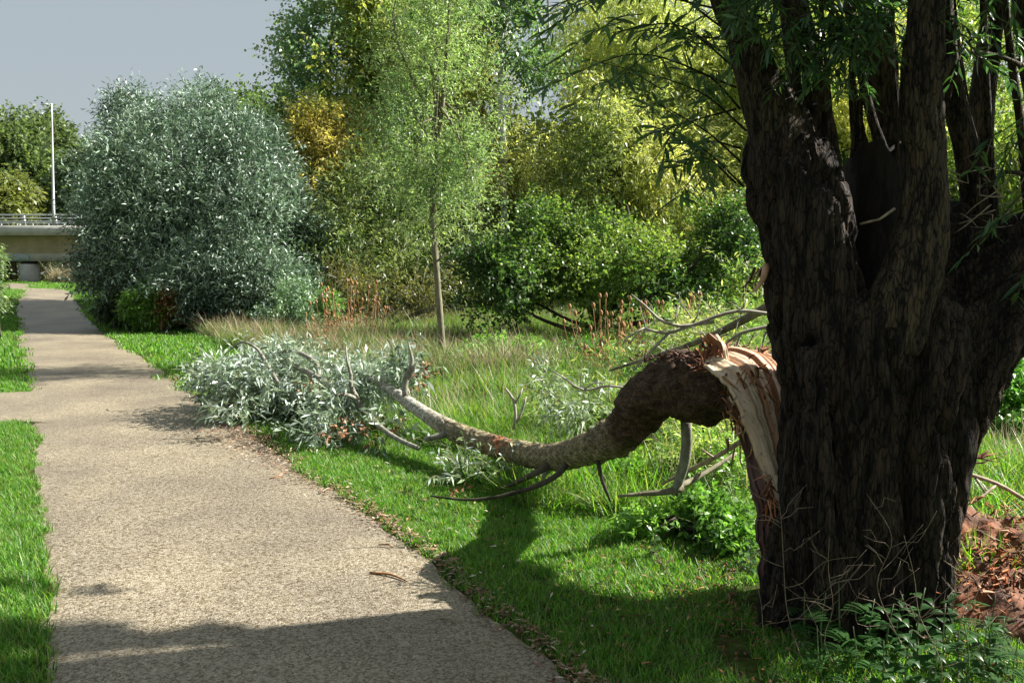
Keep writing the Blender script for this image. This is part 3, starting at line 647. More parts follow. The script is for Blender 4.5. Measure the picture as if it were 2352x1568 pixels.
V, F = leaves(q_, norm(r.normal(size=(26, 3))), norm(r.normal(size=(26, 3))), np.full(26, .05), np.full(26, .04)); mk('flowers', V, F, MAT['flower'], o, col=np.tile([[.75, .2, .4]], (26, 1)))

# ------------------------------------------------------------------ teasels
def teasel_proto(seed, h=1.3, n=7):
    r = np.random.default_rng(seed); o = root('teasel_plant', '', 'teasel', (0, 0, 0), 'dry teasel plants')
    for i in range(n):
        a = r.random() * 6.28; s = r.uniform(.15, .62); hh = h * r.uniform(.4, 1)
        top = np.array([math.cos(a) * s, math.sin(a) * s, hh])
        st = (0, 0, 0, .008) if i == 0 else (0, 0, h * r.uniform(.1, .45), .007)
        V, F = tube([st, (top[0] * .75 + r.normal() * .02, top[1] * .75, hh * .55, .006), (*top, .004)], 5, .12); mk('stem', V, F, MAT['teasel'], o)
        V, F = tube([(*top, .006), (top[0], top[1], hh + .02, .022), (top[0], top[1], hh + .055, .024), (top[0], top[1], hh + .085, .008)], 8, .01); mk('seed_head', V, F, MAT['teasel'], o)
    # withered leaves on the stem
    P = r.normal(size=(26, 3)) * [.06, .06, 0] + np.array([0, 0, 1]) * (r.random((26, 1)) * h * .7)
    V, F = leaves(P, norm(r.normal(size=(26, 3)) + [0, 0, -.3]), norm(r.normal(size=(26, 3))), np.full(26, .13), np.full(26, .025)); mk('withered_leaf', V, F, MAT['teasel'], o)
    return o
def copy_thing(o, loc, rz, sc, label, group=None):
    c = o.copy(); C.objects.link(c); c.location = loc; c.rotation_euler = (0, 0, rz); c.scale = (sc,) * 3; c['label'] = label
    if group: c['group'] = group
    for ch in list(o.children):
        d = ch.copy(); C.objects.link(d); d.parent = c
        for g in list(ch.children):
            e = g.copy(); C.objects.link(e); e.parent = d
    return c
tp = teasel_proto(4, 1.25, 11)
tz = [(1420, 812, 12, 1.0, 'rust-brown teasels standing before the hawthorn trunk'), (1385, 800, 13, 1.05, 'rust-brown teasel left of the main cluster before the hawthorn'),
      (1455, 815, 11.5, .9, 'short teasel close beside the hump of the torn bough'), (1500, 790, 12.5, 1.0, 'teasel rising behind the hump of the torn bough'),
      (770, 735, 19, 1.15, 'leaning teasel at the right foot of the silver willow'), (810, 740, 19.5, 1.2, 'tall reddish teasel in front of the brown thicket'),
      (850, 745, 19, 1.0, 'shorter reddish teasel before the thicket nearer the slender tree'), (740, 760, 17, .7, 'low teasel with dark heads above the fallen crown'),
      (1560, 760, 11, 1.1, 'teasel half hidden by bleached twigs near the old trunk')]
for k, (dx, dy, dep, sc, lb) in enumerate(tz):
    x, y, z = at(dx, dep)
    if k == 0: tp.location = (x, y, z); tp['label'] = lb; tp.scale = (sc,) * 3
    else: copy_thing(tp, (x, y, z), k * 1.7, sc, lb)
ORI['teasel_plant'] = Vector((0, 0, 0))

# ------------------------------------------------------------------ old pollard willow
TD = 4.08
def TW(rows): return dpts(rows)
ow_base = (float(W(1965, 600, TD).x), TD, 0.0)
ow = root('old_willow', 'massive old pollard willow with a dark furrowed trunk and many stems', 'willow', ow_base)
cols_ = [
    [(1962, 1640, 262, TD), (1955, 1520, 246, TD), (1960, 1400, 230, TD), (1976, 1220, 228, TD), (1998, 1040, 230, TD), (2012, 880, 238, TD), (2000, 760, 232, TD), (1975, 660, 190, TD)],
    [(1900, 860, 125, TD), (1882, 700, 130, TD - .05), (1866, 580, 118, TD - .05), (1846, 480, 112, TD - .03), (1818, 400, 110, TD), (1800, 330, 88, TD + .02), (1782, 262, 60, TD), (1752, 190, 44, TD - .01), (1724, 130, 34, TD - .01)],
    [(2080, 960, 165, TD), (2180, 800, 160, TD - .02), (2290, 680, 140, TD), (2400, 580, 130, TD), (2520, 480, 120, TD)],
    [(1905, 620, 80, TD + .1), (1915, 480, 52, TD + .12), (1900, 400, 50, TD + .1), (1880, 320, 55, TD + .08), (1870, 240, 45, TD + .08)],
    [(2075, 900, 120, TD - .2), (2080, 780, 105, TD - .18), (2092, 690, 74, TD - .15), (2108, 610, 58, TD - .15)],
    [(2060, 760, 150, TD + .12), (2120, 620, 120, TD + .2), (2230, 540, 90, TD + .25)],
    [(1815, 1700, 90, TD - .1), (1795, 1500, 66, TD - .12), (1790, 1350, 46, TD - .12), (1800, 1200, 34, TD - .1)],
    [(2110, 1700, 90, TD - .15), (2118, 1500, 58, TD - .2), (2122, 1350, 50, TD - .2), (2145, 1100, 42, TD - .16), (2190, 950, 50, TD - .1)],
    [(1960, 1700, 90, TD - .42), (1930, 1500, 60, TD - .40), (1900, 1300, 44, TD - .40), (1880, 1000, 40, TD - .40), (1860, 800, 46, TD - .3)],
]
V, F = join([tube([(a, b, c_, d_ * .91) for a, b, c_, d_ in TW(c)], 24, .06) for c in cols_])
tmp = mk('tmp', V, F, MAT['bark'])
md = tmp.modifiers.new('r', 'REMESH'); md.mode = 'VOXEL'; md.voxel_size = 0.0135
ms_ = tmp.modifiers.new('s', 'SMOOTH'); ms_.iterations = 9; ms_.factor = .6
ev = tmp.evaluated_get(bpy.context.evaluated_depsgraph_get()); me = ev.to_mesh()
V = np.empty(len(me.vertices) * 3, np.float32); me.vertices.foreach_get('co', V); V = V.reshape(-1, 3).astype(float)
Nn = np.empty(len(me.vertices) * 3, np.float32); me.vertices.foreach_get('normal', Nn); Nn = Nn.reshape(-1, 3).astype(float)
F = np.empty(len(me.polygons) * 4, np.int32); me.loops.foreach_get('vertex_index', F); F = F.reshape(-1, 4)
ev.to_mesh_clear(); bpy.data.objects.remove(tmp)
# furrowed bark that runs up the trunk and swings out with the right-hand limb
V[:, 2] += 0; lean = np.clip(V[:, 2] - 1.15, 0, 2) * np.clip(V[:, 0] - 1.6, 0, 1.2) * 0.9
q = V * [1, 1, 1]; q[:, 0] -= lean; ww = noise(q, 3.2, 90); q[:, 0] += .05 * ww; q[:, 1] += .05 * noise(q, 3, 91)
q = q * [1, 1, .17]
R1 = 1 - np.abs(noise(q, 13, 92)) * 1.7; R2 = 1 - np.abs(noise(q, 26, 93)) * 1.7; R3 = noise(q * [1, 1, 2.4], 44, 94)
big = noise(V * [1, 1, .25], 3.6, 95)
g1_ = noise(q * [1, 1, .8], 10, 92) + .25 * noise(q, 25, 96); g2_ = noise(q * [1, 1, 1.1], 19, 97) + .2 * noise(q, 44, 98)
d = .026 - .050 * np.exp(-(g1_ / .17) ** 2) - .024 * np.exp(-(g2_ / .2) ** 2) + .007 * R3 + .04 * big - .03
fz = np.exp(-((V[:, 0] - (1.80 + .03 * np.sin(V[:, 2] * 5))) / .035) ** 2) * sstep(3.1, 1.4, V[:, 2]) * (V[:, 1] < TD)   # deep cleft
d -= .09 * fz
V = V + Nn * d[:, None]
mk('trunk', V, F, MAT['bark'], ow, smooth=True)
st_rows = [
    ([(1800, 345, 70, TD), (1775, 260, 60, TD - .0), (1734, 170, 44, TD - .01), (1700, 90, 36, TD), (1668, 0, 31, TD), (1640, -130, 28, TD), (1600, -400, 30, TD)], 'limb', 'limb', 40),
    ([(1880, 400, 56, TD + .1), (1870, 280, 44, TD + .1), (1852, 180, 36, TD + .1), (1830, 60, 31, TD + .1), (1818, -40, 29, TD + .1), (1800, -350, 30, TD + .2)], 'limb', 'limb', 36),
    ([(2040, 790, 80, TD - .22), (2075, 680, 72, TD - .26), (2104, 590, 64, TD - .28), (2122, 480, 54, TD - .28), (2126, 360, 46, TD - .28), (2114, 260, 43, TD - .28), (2120, 140, 40, TD - .28), (2130, 0, 38, TD - .28), (2140, -300, 40, TD - .28)], 'limb', 'limb', 48),
    ([(2110, 600, 50, TD + .3), (2082, 500, 44, TD + .3), (2058, 380, 37, TD + .3), (2036, 260, 36, TD + .3), (2020, 120, 36, TD + .3), (2012, 0, 35, TD + .3), (2000, -300, 36, TD + .3)], 'limb', 'limb', 32),
    ([(2060, 440, 14, TD + .2), (2034, 360, 12, TD + .2), (2005, 280, 11, TD + .2), (1985, 200, 10, TD + .2), (1960, 90, 10, TD + .2), (1945, -20, 9, TD + .2), (1930, -200, 8, TD + .2)], 'limb', 'limb', 12),
    ([(2260, 580, 32, TD + .2), (2243, 470, 30, TD + .2), (2218, 340, 27, TD + .2), (2190, 220, 24, TD + .2), (2172, 100, 22, TD + .2), (2160, -60, 20, TD + .2)], 'limb', 'limb', 20),
    ([(2262, 480, 10, TD + .35), (2236, 330, 9, TD + .35), (2210, 190, 8.5, TD + .35), (2188, 20, 8, TD + .35), (2175, -200, 7, TD + .35)], 'limb', 'limb', 10),
    ([(2285, 500, 9, TD + .1), (2272, 330, 8.5, TD + .1), (2266, 200, 8, TD + .1), (2258, 0, 7.5, TD + .1), (2250, -200, 6, TD + .1)], 'limb', 'limb', 10),
    ([(2240, 520, 36, TD + .7), (2245, 360, 31, TD + .7), (2256, 220, 27, TD + .7), (2272, 100, 25, TD + .7), (2284, 0, 23, TD + .7), (2300, -250, 20, TD + .7)], 'limb', 'limb', 24),
    ([(2360, 480, 10, TD + .2), (2345, 300, 9, TD + .2), (2326, 160, 8.5, TD + .2), (2308, 0, 8, TD + .2), (2300, -200, 7, TD + .2)], 'limb', 'limb', 10),
    ([(2400, 520, 22, TD + .5), (2385, 300, 20, TD + .5), (2350, 80, 18, TD + .5), (2330, -200, 16, TD + .5)], 'limb', 'limb', 14),
]
limb_pts = []
for k, (rows, nm, mt, seg) in enumerate(st_rows):
    P = TW(rows); limb_pts.append(P); rmax = P[0][3]
    V, F = tube(P, seg, .016 if seg > 28 else .03, bark_disp(min(.016, rmax * .085), 24 if rmax > .1 else 50, .16, 100 + k, .012 if seg > 28 else 0))
    mk(nm, V, F, MAT[mt], ow, smooth=True)
for q in range(9):
    r_ = np.random.default_rng(800 + q); x0 = r_.uniform(1895, 2060); x1 = x0 + r_.normal() * 35; tt = r_.uniform(.1, .4)
    V, F = tube(TW([(x0, 420, 6, TD + tt), ((x0 + x1) / 2 + r_.normal() * 8, 260, 5, TD + tt), (x1, 100, 4.2, TD + tt), (x1 + r_.normal() * 20, -60, 3.5, TD + tt)]), 8, .05); mk('shoot', V, F, MAT['limb'], ow, smooth=True)
# dead hollow stub between the stems, with a ragged rim
def stub_d(pos, cyl, s): return bark_disp(.02, 20, .15, 140)(pos, cyl, s)
V, F = tube(TW([(2010, 700, 85, TD + .15), (2012, 560, 76, TD + .2), (2008, 450, 66, TD + .22), (2004, 350, 60, TD + .24)]), 30, .03, stub_d)
top = V[:, 2] > W(0, 380, TD + .24).z; V[top, 2] += .07 * noise(V[top] * [1, 1, 0], 18, 141)
mk('dead_stub', V, F, MAT['stubblack'], ow, smooth=True)
# small side shoots and the short broken twig
def rod(rows, mat, parent, name='shoot', seg=7, step=.05): 
    V, F = tube(dpts(rows), seg, step); return mk(name, V, F, mat, parent, smooth=True)
rod([(2180, 150, 7, TD - .1), (2230, 122, 5, TD), (2290, 128, 5, TD + .1), (2345, 150, 6, TD + .15)], MAT['limb'], ow)
rod([(2120, 215, 22, TD - .33), (2165, 165, 15, TD - .34), (2183, 130, 14, TD - .34)], MAT['limb'], ow, 'knot', 12)
rod([(1975, 514, 2.5, TD - .2), (2020, 503, 3, TD - .25), (2055, 478, 3.5, TD - .3)], MAT['stick'], ow, 'broken_twig')
rod([(2240, 80, 4, TD + .2), (2200, 130, 3, TD + .2), (2180, 230, 3, TD + .1)], MAT['limb'], ow)
rod([(2352, 400, 5, TD), (2310, 395, 5, TD - .05), (2270, 430, 4, TD - .1)], MAT['limb'], ow)

def splints(n, c, spread, dirv, ln, wd, cols, seed, jitter=.5):
    r = np.random.default_rng(seed); P = np.array(c) + r.normal(size=(n, 3)) * np.array(spread)
    D = norm(np.array(dirv) + r.normal(size=(n, 3)) * jitter); L = ln * r.uniform(.4, 1.3, n); Wn = wd * r.uniform(.5, 1.5, n)
    S = norm(np.cross(D, r.normal(size=(n, 3)))); T = np.cross(D, S)
    Wn = Wn[:, None]; L = L[:, None]; m_ = P + D * L * .5 + r.normal(size=(n, 3)) * L * .06
    V = np.stack([P + S * Wn, P - S * Wn * .5 + T * Wn, P - S * Wn * .5 - T * Wn, m_ + S * Wn * .8, m_ - S * Wn * .4 + T * Wn * .8, m_ - S * Wn * .4 - T * Wn * .8, P + D * L], 1).reshape(-1, 3)
    o = np.arange(n)[:, None, None] * 7
    F = np.array([[0, 1, 4], [0, 4, 3], [1, 2, 5], [1, 5, 4], [2, 0, 3], [2, 3, 5], [3, 4, 6], [4, 5, 6], [5, 3, 6]])[None] + o
    F = F.reshape(-1, 3); ck = np.array(cols)[r.integers(0, len(cols), n)] * r.uniform(.6, 1.3, (n, 1))
    return V, F, np.repeat(ck, 9, 0)
RED = [(.28, .10, .04), (.20, .07, .03), (.38, .17, .08), (.10, .04, .02)]
# torn splinters on the left shoulder of the trunk and on its right flank
for nm, c, dv, s_ in (('splinter', (1750, 620, TD - .02), (-.15, 0, -1), 1), ('splinter', (2245, 1055, TD), (1, 0, .25), 2)):
    V, F, col = splints(7, tuple(W(*c)), (.02, .03, .03), dv, .12, .006, RED + [(.5, .35, .2)], s_, .22); mk(nm, V, F, MAT['rot'], ow, col=col)
V, F = tube(dpts([(1760, 610, 9, TD - .05), (1752, 640, 7, TD - .1), (1735, 665, 4, TD - .12), (1722, 672, 1, TD - .12)]), 6, .02); mk('splinter', V, F, MAT['wood'], ow, col=np.tile([[.5, .3, .17]], (len(F), 1)))

# ---- overhanging sprays of long leaves: the shown ones as single leaves
def leaf_mesh(name, L=.095, Wd=.017, col=(.05, .11, .03), curve=.12, back=None):
    ts = np.array([0, .12, .35, .6, .82, 1.0]); ws = np.array([.05, .55, 1, .85, .45, 0.02]) * Wd / 2
    c = np.stack([ts * L, ts * 0, -curve * L * ts ** 2], -1)
    l_ = c + np.stack([ts * 0, ws, ws * .35], -1); r_ = c + np.stack([ts * 0, -ws, ws * .35], -1)
    V = np.concatenate([l_, c, r_]); F = []
    for i in range(5): F += [[i, 6 + i, 7 + i, i + 1], [6 + i, 12 + i, 13 + i, 7 + i]]
    me = bpy.data.meshes.new(name); me.from_pydata([tuple(v) for v in V], [], F); me.materials.append(MAT['leaf'])
    a = me.attributes.new("Col", 'FLOAT_COLOR', 'FACE'); a.data.foreach_set("color", np.tile([*col, 1.0], len(F)).astype(np.float32))
    me.polygons.foreach_set("use_smooth", np.ones(len(F), dtype=bool)); return me
LM = [leaf_mesh('leaf', .105, .018, (.035, .085, .03)), leaf_mesh('leaf', .09, .017, (.05, .12, .035), .2), leaf_mesh('leaf', .115, .017, (.04, .10, .045), .05), leaf_mesh('leaf', .08, .019, (.07, .15, .03), .25)]
LMV = [np.array([v.co[:] for v in m_.vertices]) for m_ in LM]; LMF = np.array([p.vertices[:] for p in LM[0].polygons])
LMC = [(.035, .085, .03), (.05, .12, .035), (.04, .10, .045), (.07, .15, .03)]
count_leaf = [0]; restV, restF, restC, restN = [], [], [], [0]
from mathutils import Matrix
def spray(p0, p1, seed, nleaf=28, sag=.12, thick=.006, start=.25, single=True, arch=.08, lsc=1.0):
    r = np.random.default_rng(seed); p0 = np.array(p0); p1 = np.array(p1); Ln = np.linalg.norm(p1 - p0)
    m_ = (p0 + p1) / 2 + np.array([0, 0, arch * Ln]) + r.normal(size=3) * Ln * .05
    pts = [(*p0, thick), (*m_, thick * .6), (*p1, .0012)]
    V, F = tube(pts, 5, .05); st = mk('shoot', V, F, MAT['limb'], ow, smooth=True)
    R = spline(pts, .02)[:, :3]; n = len(R)
    for k in range(nleaf):
        t_ = start + (1 - start) * (k + r.random() * .6) / nleaf; i_ = min(n - 2, int(t_ * (n - 1)))
        base = R[i_]; td = norm(R[i_ + 1] - R[i_]); side = norm(np.cross(td, [0, 0, 1.0]) * (1 if k % 2 else -1) + r.normal(size=3) * .35)
        D = norm(td * .7 + side * .75 + r.normal(size=3) * .3 + np.array([0, 0, -.15])); up = norm(np.array([0, 0, 1.0]) + r.normal(size=3) * .45)
        S = norm(np.cross(up, D)); U = np.cross(D, S); q_ = r.integers(0, 4); sc = r.uniform(.6, 1.15) * lsc
        if single and count_leaf[0] < 285:
            me_ = LM[q_]; lo = bpy.data.objects.new('leaf', me_); C.objects.link(lo); lo.parent = st
            mt = Matrix(((D[0] * sc, S[0] * sc, U[0] * sc, base[0] - ow_base[0]), (D[1] * sc, S[1] * sc, U[1] * sc, base[1] - ow_base[1]), (D[2] * sc, S[2] * sc, U[2] * sc, base[2] - ow_base[2]), (0, 0, 0, 1)))
            lo.matrix_local = mt; count_leaf[0] += 1
        else:
            vv = base + (LMV[q_][:, 0:1] * D + LMV[q_][:, 1:2] * S + LMV[q_][:, 2:3] * U) * sc
            restV.append(vv); restF.append(LMF + restN[0]); restN[0] += len(vv); restC.append(np.tile([LMC[q_]], (len(LMF), 1)) * r.uniform(.7, 1.4))
# (start on limb, end) in the enlarged photo with depths
sprs = [((1708, 428, 4.3), (1493, 287, 3.9)), ((1700, 370, 4.3), (1420, 190, 3.9)), ((1715, 300, 4.3), (1330, 130, 3.7)), ((1690, 200, 4.3), (1240, 205, 3.7)),
        ((1690, 420, 4.3), (1500, 400, 4.0)), ((1700, 340, 4.3), (1560, 390, 4.0)), ((1655, 60, 4.3), (1300, 20, 3.8)), ((1660, 120, 4.3), (1380, 80, 3.8)),
        ((1640, -20, 4.3), (1130, 5, 3.6)), ((1690, 250, 4.3), (1460, 320, 4.1)), ((1650, 20, 4.3), (1220, 90, 3.7)), ((1640, -40, 4.3), (1190, 40, 3.5)),
        ((1700, 250, 4.3), (1560, 160, 4.2)), ((1680, 150, 4.3), (1500, 60, 4.0))]
for k, (a, b_) in enumerate(sprs): spray(W(*a), W(*b_), 200 + k, 27, lsc=1.15)
for k, (a, b_) in enumerate(sprs):
    m_ = W((a[0] + b_[0]) / 2, (a[1] + b_[1]) / 2 - 8, (a[2] + b_[2]) / 2)
    
    spray(m_, W(b_[0] + 60, b_[1] + 60, b_[2] - .1), 240 + k, 14, lsc=1.1, single=False, thick=.003)
r = np.random.default_rng(77)
for k in range(56):     # leafy shoots hanging over the front of the stems
    a = (r.uniform(1640, 2360), r.uniform(-160, 120), r.uniform(3.75, 4.5)); 
    b_ = (a[0] + r.normal() * 140, a[1] + r.uniform(40, 170), a[2] - r.uniform(0, .35))
    if 2120 < b_[0] < 2200 and b_[1] > 150: continue
    spray(W(*a), W(*b_), 300 + k, 28, single=False, start=.1, thick=.004, lsc=.85)
for k in range(46):
    a = (r.uniform(1720, 2010), r.uniform(-60, 90), r.uniform(3.7, 4.2)); b_ = (a[0] + r.normal() * 120, a[1] + r.uniform(40, 170), a[2] - .15)
    spray(W(*a), W(*b_), 400 + k, 30, single=False, start=.05, thick=.004, arch=0, lsc=.85)
for k, (a, b_) in enumerate([((2352, 440, 3.9), (2205, 600, 3.75)), ((2370, 470, 3.9), (2260, 545, 3.8)), ((2360, 600, 3.9), (2330, 700, 3.8)), ((2160, 300, 4.0), (2110, 340, 3.9)), ((2300, 300, 4.1), (2230, 400, 4.0)), ((2200, 60, 4.1), (2180, 200, 3.9)), ((1960, 340, 4.2), (1890, 390, 4.1)), ((2380, 300, 4.0), (2290, 420, 3.9)), ((2390, 200, 4.0), (2300, 350, 3.9))]):
    spray(W(*a), W(*b_), 500 + k, 14, single=False, start=.3, thick=.004)
# the higher crown out of the frame, which shades the path
for k in range(90):
    s_ = np.array([r.uniform(.8, 3.4), r.uniform(3.6, 5.4), r.uniform(3.8, 5.4)]); e_ = s_ + np.array([r.normal() * .5 - .2, r.normal() * .4 - .15, r.uniform(0, .6)])
    if e_[1] - .27 * e_[2] > 3.9 or e_[2] < 2.2 + .345 * e_[1]: continue
    spray(s_, e_, 600 + k, 20, single=False, start=.02, thick=.008, lsc=1.2)
mk('foliage', np.concatenate(restV), np.concatenate(restF), MAT['leaf'], ow, col=np.concatenate(restC), smooth=True, kind='stuff')
V, F, col = crown([((3.0, 4.8, 4.6), (1.9, 1.6, 1.1)), ((4.6, 5.0, 5.0), (1.8, 1.6, 1.3)), ((1.6, 5.0, 5.8), (1.8, 1.4, 1.3)), ((3.9, 4.0, 4.2), (1.6, 1.3, .9)), ((2.2, 3.4, 4.4), (1.4, 1.0, .7)), ((5.2, 5.6, 6.6), (1.8, 1.4, 1.3)), ((3.2, 5.6, 6.6), (1.8, 1.4, 1.2))],
                  ntw=12500, nl=9, twl=.38, L=.12, Wd=.03, cols=[(.02, .05, .018), (.035, .08, .025), (.05, .11, .03)], seed=119, up=.3, droop=.4, clump=(.9, -.45), shell=.4, cf=1, twigw=.008)
qc = V.reshape(-1, 4, 3).mean(1); sh = qc[:, 1] - .27 * qc[:, 2]; gxx = qc[:, 0] - 1.14 * qc[:, 2]; wob = .30 * noise(np.stack([gxx, qc[:, 2] * 0, qc[:, 2] * 0], -1), 1.0, 12) + .12 * noise(np.stack([gxx, qc[:, 2] * 0, qc[:, 2] * 0], -1), 3.1, 13) - .1 * np.clip(-gxx - .5, 0, 2) + .05 * np.random.default_rng(8).normal(size=len(gxx))
keep = (sh < 4.0 + wob) & (qc[:, 2] > 1.95 + .345 * qc[:, 1] + .12 * np.clip(2.2 - qc[:, 0], 0, 2)); keep &= ~((np.abs(sh - 3.62 - .08 * gxx) < .06) | (np.abs(sh - 3.84 - .10 * gxx) < .04)) | (gxx > -.1)
keep |= (sh > 4.35) & (sh < 4.5) & (qc[:, 2] > 3.9) & (qc[:, 0] < 2.6)
for tgt, rad in (((1.52, 3.95, 2.15), .3), ((1.5, 3.95, 2.6), .25)):   # a gap in the crown where sun comes through to the stems
    rel = qc - np.array(tgt); sd = np.array(sdir); al = rel @ sd; keep &= np.linalg.norm(rel - al[:, None] * sd, axis=1) > rad
V = V.reshape(-1, 4, 3)[keep].reshape(-1, 3); mk('upper_foliage', V, np.arange(len(V)).reshape(-1, 4), MAT['leaf'], ow, col=col[keep], kind='stuff')

# tangle of dead twigs and debris in the right-hand fork
for k in range(46):
    p = np.array(W(r.uniform(2190, 2360), r.uniform(380, 520), TD + r.uniform(-.1, .3))); d_ = norm(np.array([r.normal(), r.normal() * .5, r.normal() * .5])); l_ = r.uniform(.08, .25)
    V, F = tube([(*p, .004), (*(p + d_ * l_ * .5 + r.normal(size=3) * .02), .003), (*(p + d_ * l_), .001)], 4, .05); mk('dead_twig', V, F, MAT['stick'], ow)

# ------------------------------------------------------------------ the torn bough
bb_ = W(1500, 1000, 5.0)
tb = root('torn_bough', 'broken willow bough bent down from the trunk with its silvery crown on the grass', 'fallen bough', (bb_.x, bb_.y, 0.0))
rows = [(1712, 880, 34, 4.62), (1690, 885, 58, 4.68), (1640, 893, 76, 4.8), (1590, 890, 80, 4.9), (1540, 890, 75, 4.98), (1502, 905, 66, 5.05), (1472, 940, 58, 5.15), (1440, 978, 50, 5.3), (1400, 1006, 42, 5.5),
        (1340, 1032, 36, 5.8), (1280, 1048, 32, 6.1), (1200, 1040, 28, 6.5), (1120, 1018, 25, 6.9), (1050, 992, 22.5, 7.3), (1000, 965, 19, 7.7), (955, 935, 15.5, 8.1), (905, 900, 12, 8.6), (862, 872, 8, 9.1)]
BP = dpts(rows)
fb = bark_disp(.011, 34, .45, 160)
def bough_d(pos, cyl, s):
    k = sstep(.74, .60, s)[:, None]; hump = sstep(.34, .2, s)[:, None]
    return fb(pos, cyl, s) * k * 1.5 + hump * (.035 * noise(pos, 7, 161) + .010 * noise(pos, 22, 162) - .022 * np.exp(-((noise(pos * [.6, 1, 1.6], 17, 163) + .2 * noise(pos, 40, 164)) / .2) ** 2)) 
V, F = tube(BP, 44, .015, bough_d)
R = spline(BP, .015); s = np.concatenate([[0], np.cumsum(np.linalg.norm(np.diff(R[:, :3], axis=0), axis=1))]); s /= s[-1]
ss = np.concatenate([np.repeat(s, 44), [0, 1]])
k1 = sstep(.15, .24, ss + .03 * noise(V, 6, 5))[:, None]; k2 = sstep(.60, .76, ss + .02 * noise(V, 12, 6))[:, None]
col = np.array([[.085, .055, .034]]) * (1 - k1) + np.array([[.27, .235, .15]]) * k1; col = col * (1 - k2) + np.array([[.5, .5, .45]]) * k2
redp = (np.exp(-((ss - .49) / .022) ** 2) * (noise(V, 14, 7) > -.1))[:, None] * .9
col = col * (1 - redp) + np.array([[.42, .15, .07]]) * redp
mk('bough', V, F, MAT['bough'], tb, col=col, smooth=True, domain='POINT')
def sb(rows, mat='sbark', name='side_branch', seg=8): 
    P = dpts(rows); V, F = tube(P, seg, .05, bark_disp(P[0][3] * .05, 30, .3, 3)); mk(name, V, F, MAT[mat], tb, smooth=True)
sb([(1575, 965, 13, 5.05), (1577, 1010, 12.5, 5.1), (1572, 1060, 12, 5.15), (1558, 1105, 11, 5.2), (1548, 1135, 8, 5.2)], seg=12)
sb([(1372, 1050, 5.5, 5.5), (1380, 1090, 5, 5.45), (1392, 1125, 4.5, 5.4), (1402, 1150, 2, 5.4)], 'dim')
sb([(1310, 1050, 9, 5.9), (1285, 1085, 7, 5.8), (1240, 1112, 6, 5.75), (1190, 1128, 5, 5.75), (1130, 1142, 3.8, 5.8), (1060, 1146, 3, 5.9), (990, 1137, 1.8, 6.1)], 'dim')
sb([(1275, 1060, 9, 6.1), (1240, 1080, 8, 6.0), (1200, 1100, 6, 6.0), (1150, 1122, 2.5, 6.1)], 'dim')
sb([(1265, 1070, 8, 6.1), (1250, 1090, 6, 6.1), (1245, 1110, 4, 6.1)])
sb([(1048, 985, 10, 7.35), (1010, 1000, 8, 7.3), (975, 1008, 6, 7.3)])
sb([(932, 912, 8, 8.3), (930, 885, 7, 8.3), (938, 855, 5.5, 8.3), (947, 828, 4.5, 8.3), (941, 800, 3, 8.3), (938, 785, 1.5, 8.3)])
sb([(935, 870, 5, 8.3), (950, 850, 4, 8.3), (958, 830, 2, 8.3)])
sb([(862, 872, 8, 9.1), (852, 868, 3, 9.1)], 'palestick', 'splintered_tip')
sb([(838, 948, 8, 8.6), (820, 915, 7, 8.6), (806, 885, 5.5, 8.6), (806, 860, 4.5, 8.6), (798, 830, 3, 8.6), (795, 795, 2, 8.7)])
sb([(820, 915, 5, 8.6), (795, 905, 4.5, 8.5), (770, 905, 3, 8.4)])
sb([(960, 1028, 6, 7.3), (920, 1010, 5.5, 7.6), (880, 985, 6, 7.9), (850, 955, 7, 8.3)])
sb([(885, 890, 5, 8.8), (893, 872, 4, 8.8), (896, 860, 2, 8.8)])
sb([(640, 880, 4, 9.4), (610, 830, 4.5, 9.6), (590, 800, 3.5, 9.7), (555, 785, 2.5, 9.9), (515, 815, 1.5, 10)])
sb([(730, 880, 5, 9.4), (730, 840, 5, 9.6), (700, 815, 5, 9.8), (660, 805, 4, 10), (600, 835, 2.5, 10)])
sb([(860, 960, 6, 8.4), (780, 900, 7, 9), (700, 850, 7, 9.6), (620, 820, 5, 10.4), (540, 815, 3, 11)])
sb([(860, 872, 8, 9.1), (800, 850, 7, 9.7), (740, 830, 6, 10.2), (660, 800, 5, 11), (600, 790, 3, 11.6)])
# the fallen crown
FCR = bl([(a, b + 8, c, d * .82, e, f) for a, b, c, d, e, f in [(690, 865, 160, 50, 10, 1.3), (580, 860, 95, 42, 10.3, 1.0), (790, 890, 95, 55, 9.5, .9), (630, 930, 110, 42, 9.3, .7), (760, 970, 100, 28, 8.5, .5), (880, 850, 70, 40, 9.8, .4), (520, 880, 50, 32, 9.9, .4), (640, 812, 110, 22, 11.2, .6), (870, 985, 60, 25, 8.1, .3), (935, 850, 35, 45, 8.9, .2), (470, 825, 25, 14, 10.4, .15)]])
V, F, col = crown(FCR, ntw=2300, nl=9, twl=.3, L=.105, Wd=.025, cols=[(.07, .11, .06), (.14, .19, .13), (.28, .33, .26)], seed=91, up=.25, droop=.25, clump=(2.2, .1), shell=.45, cf=2, twigw=.006, twfrac=.6, low=.02, rough=(.25, .2), twigcol=(.25, .2, .1))
mk('fallen_foliage', V, F, MAT['fallen'], tb, col=col, kind='stuff')
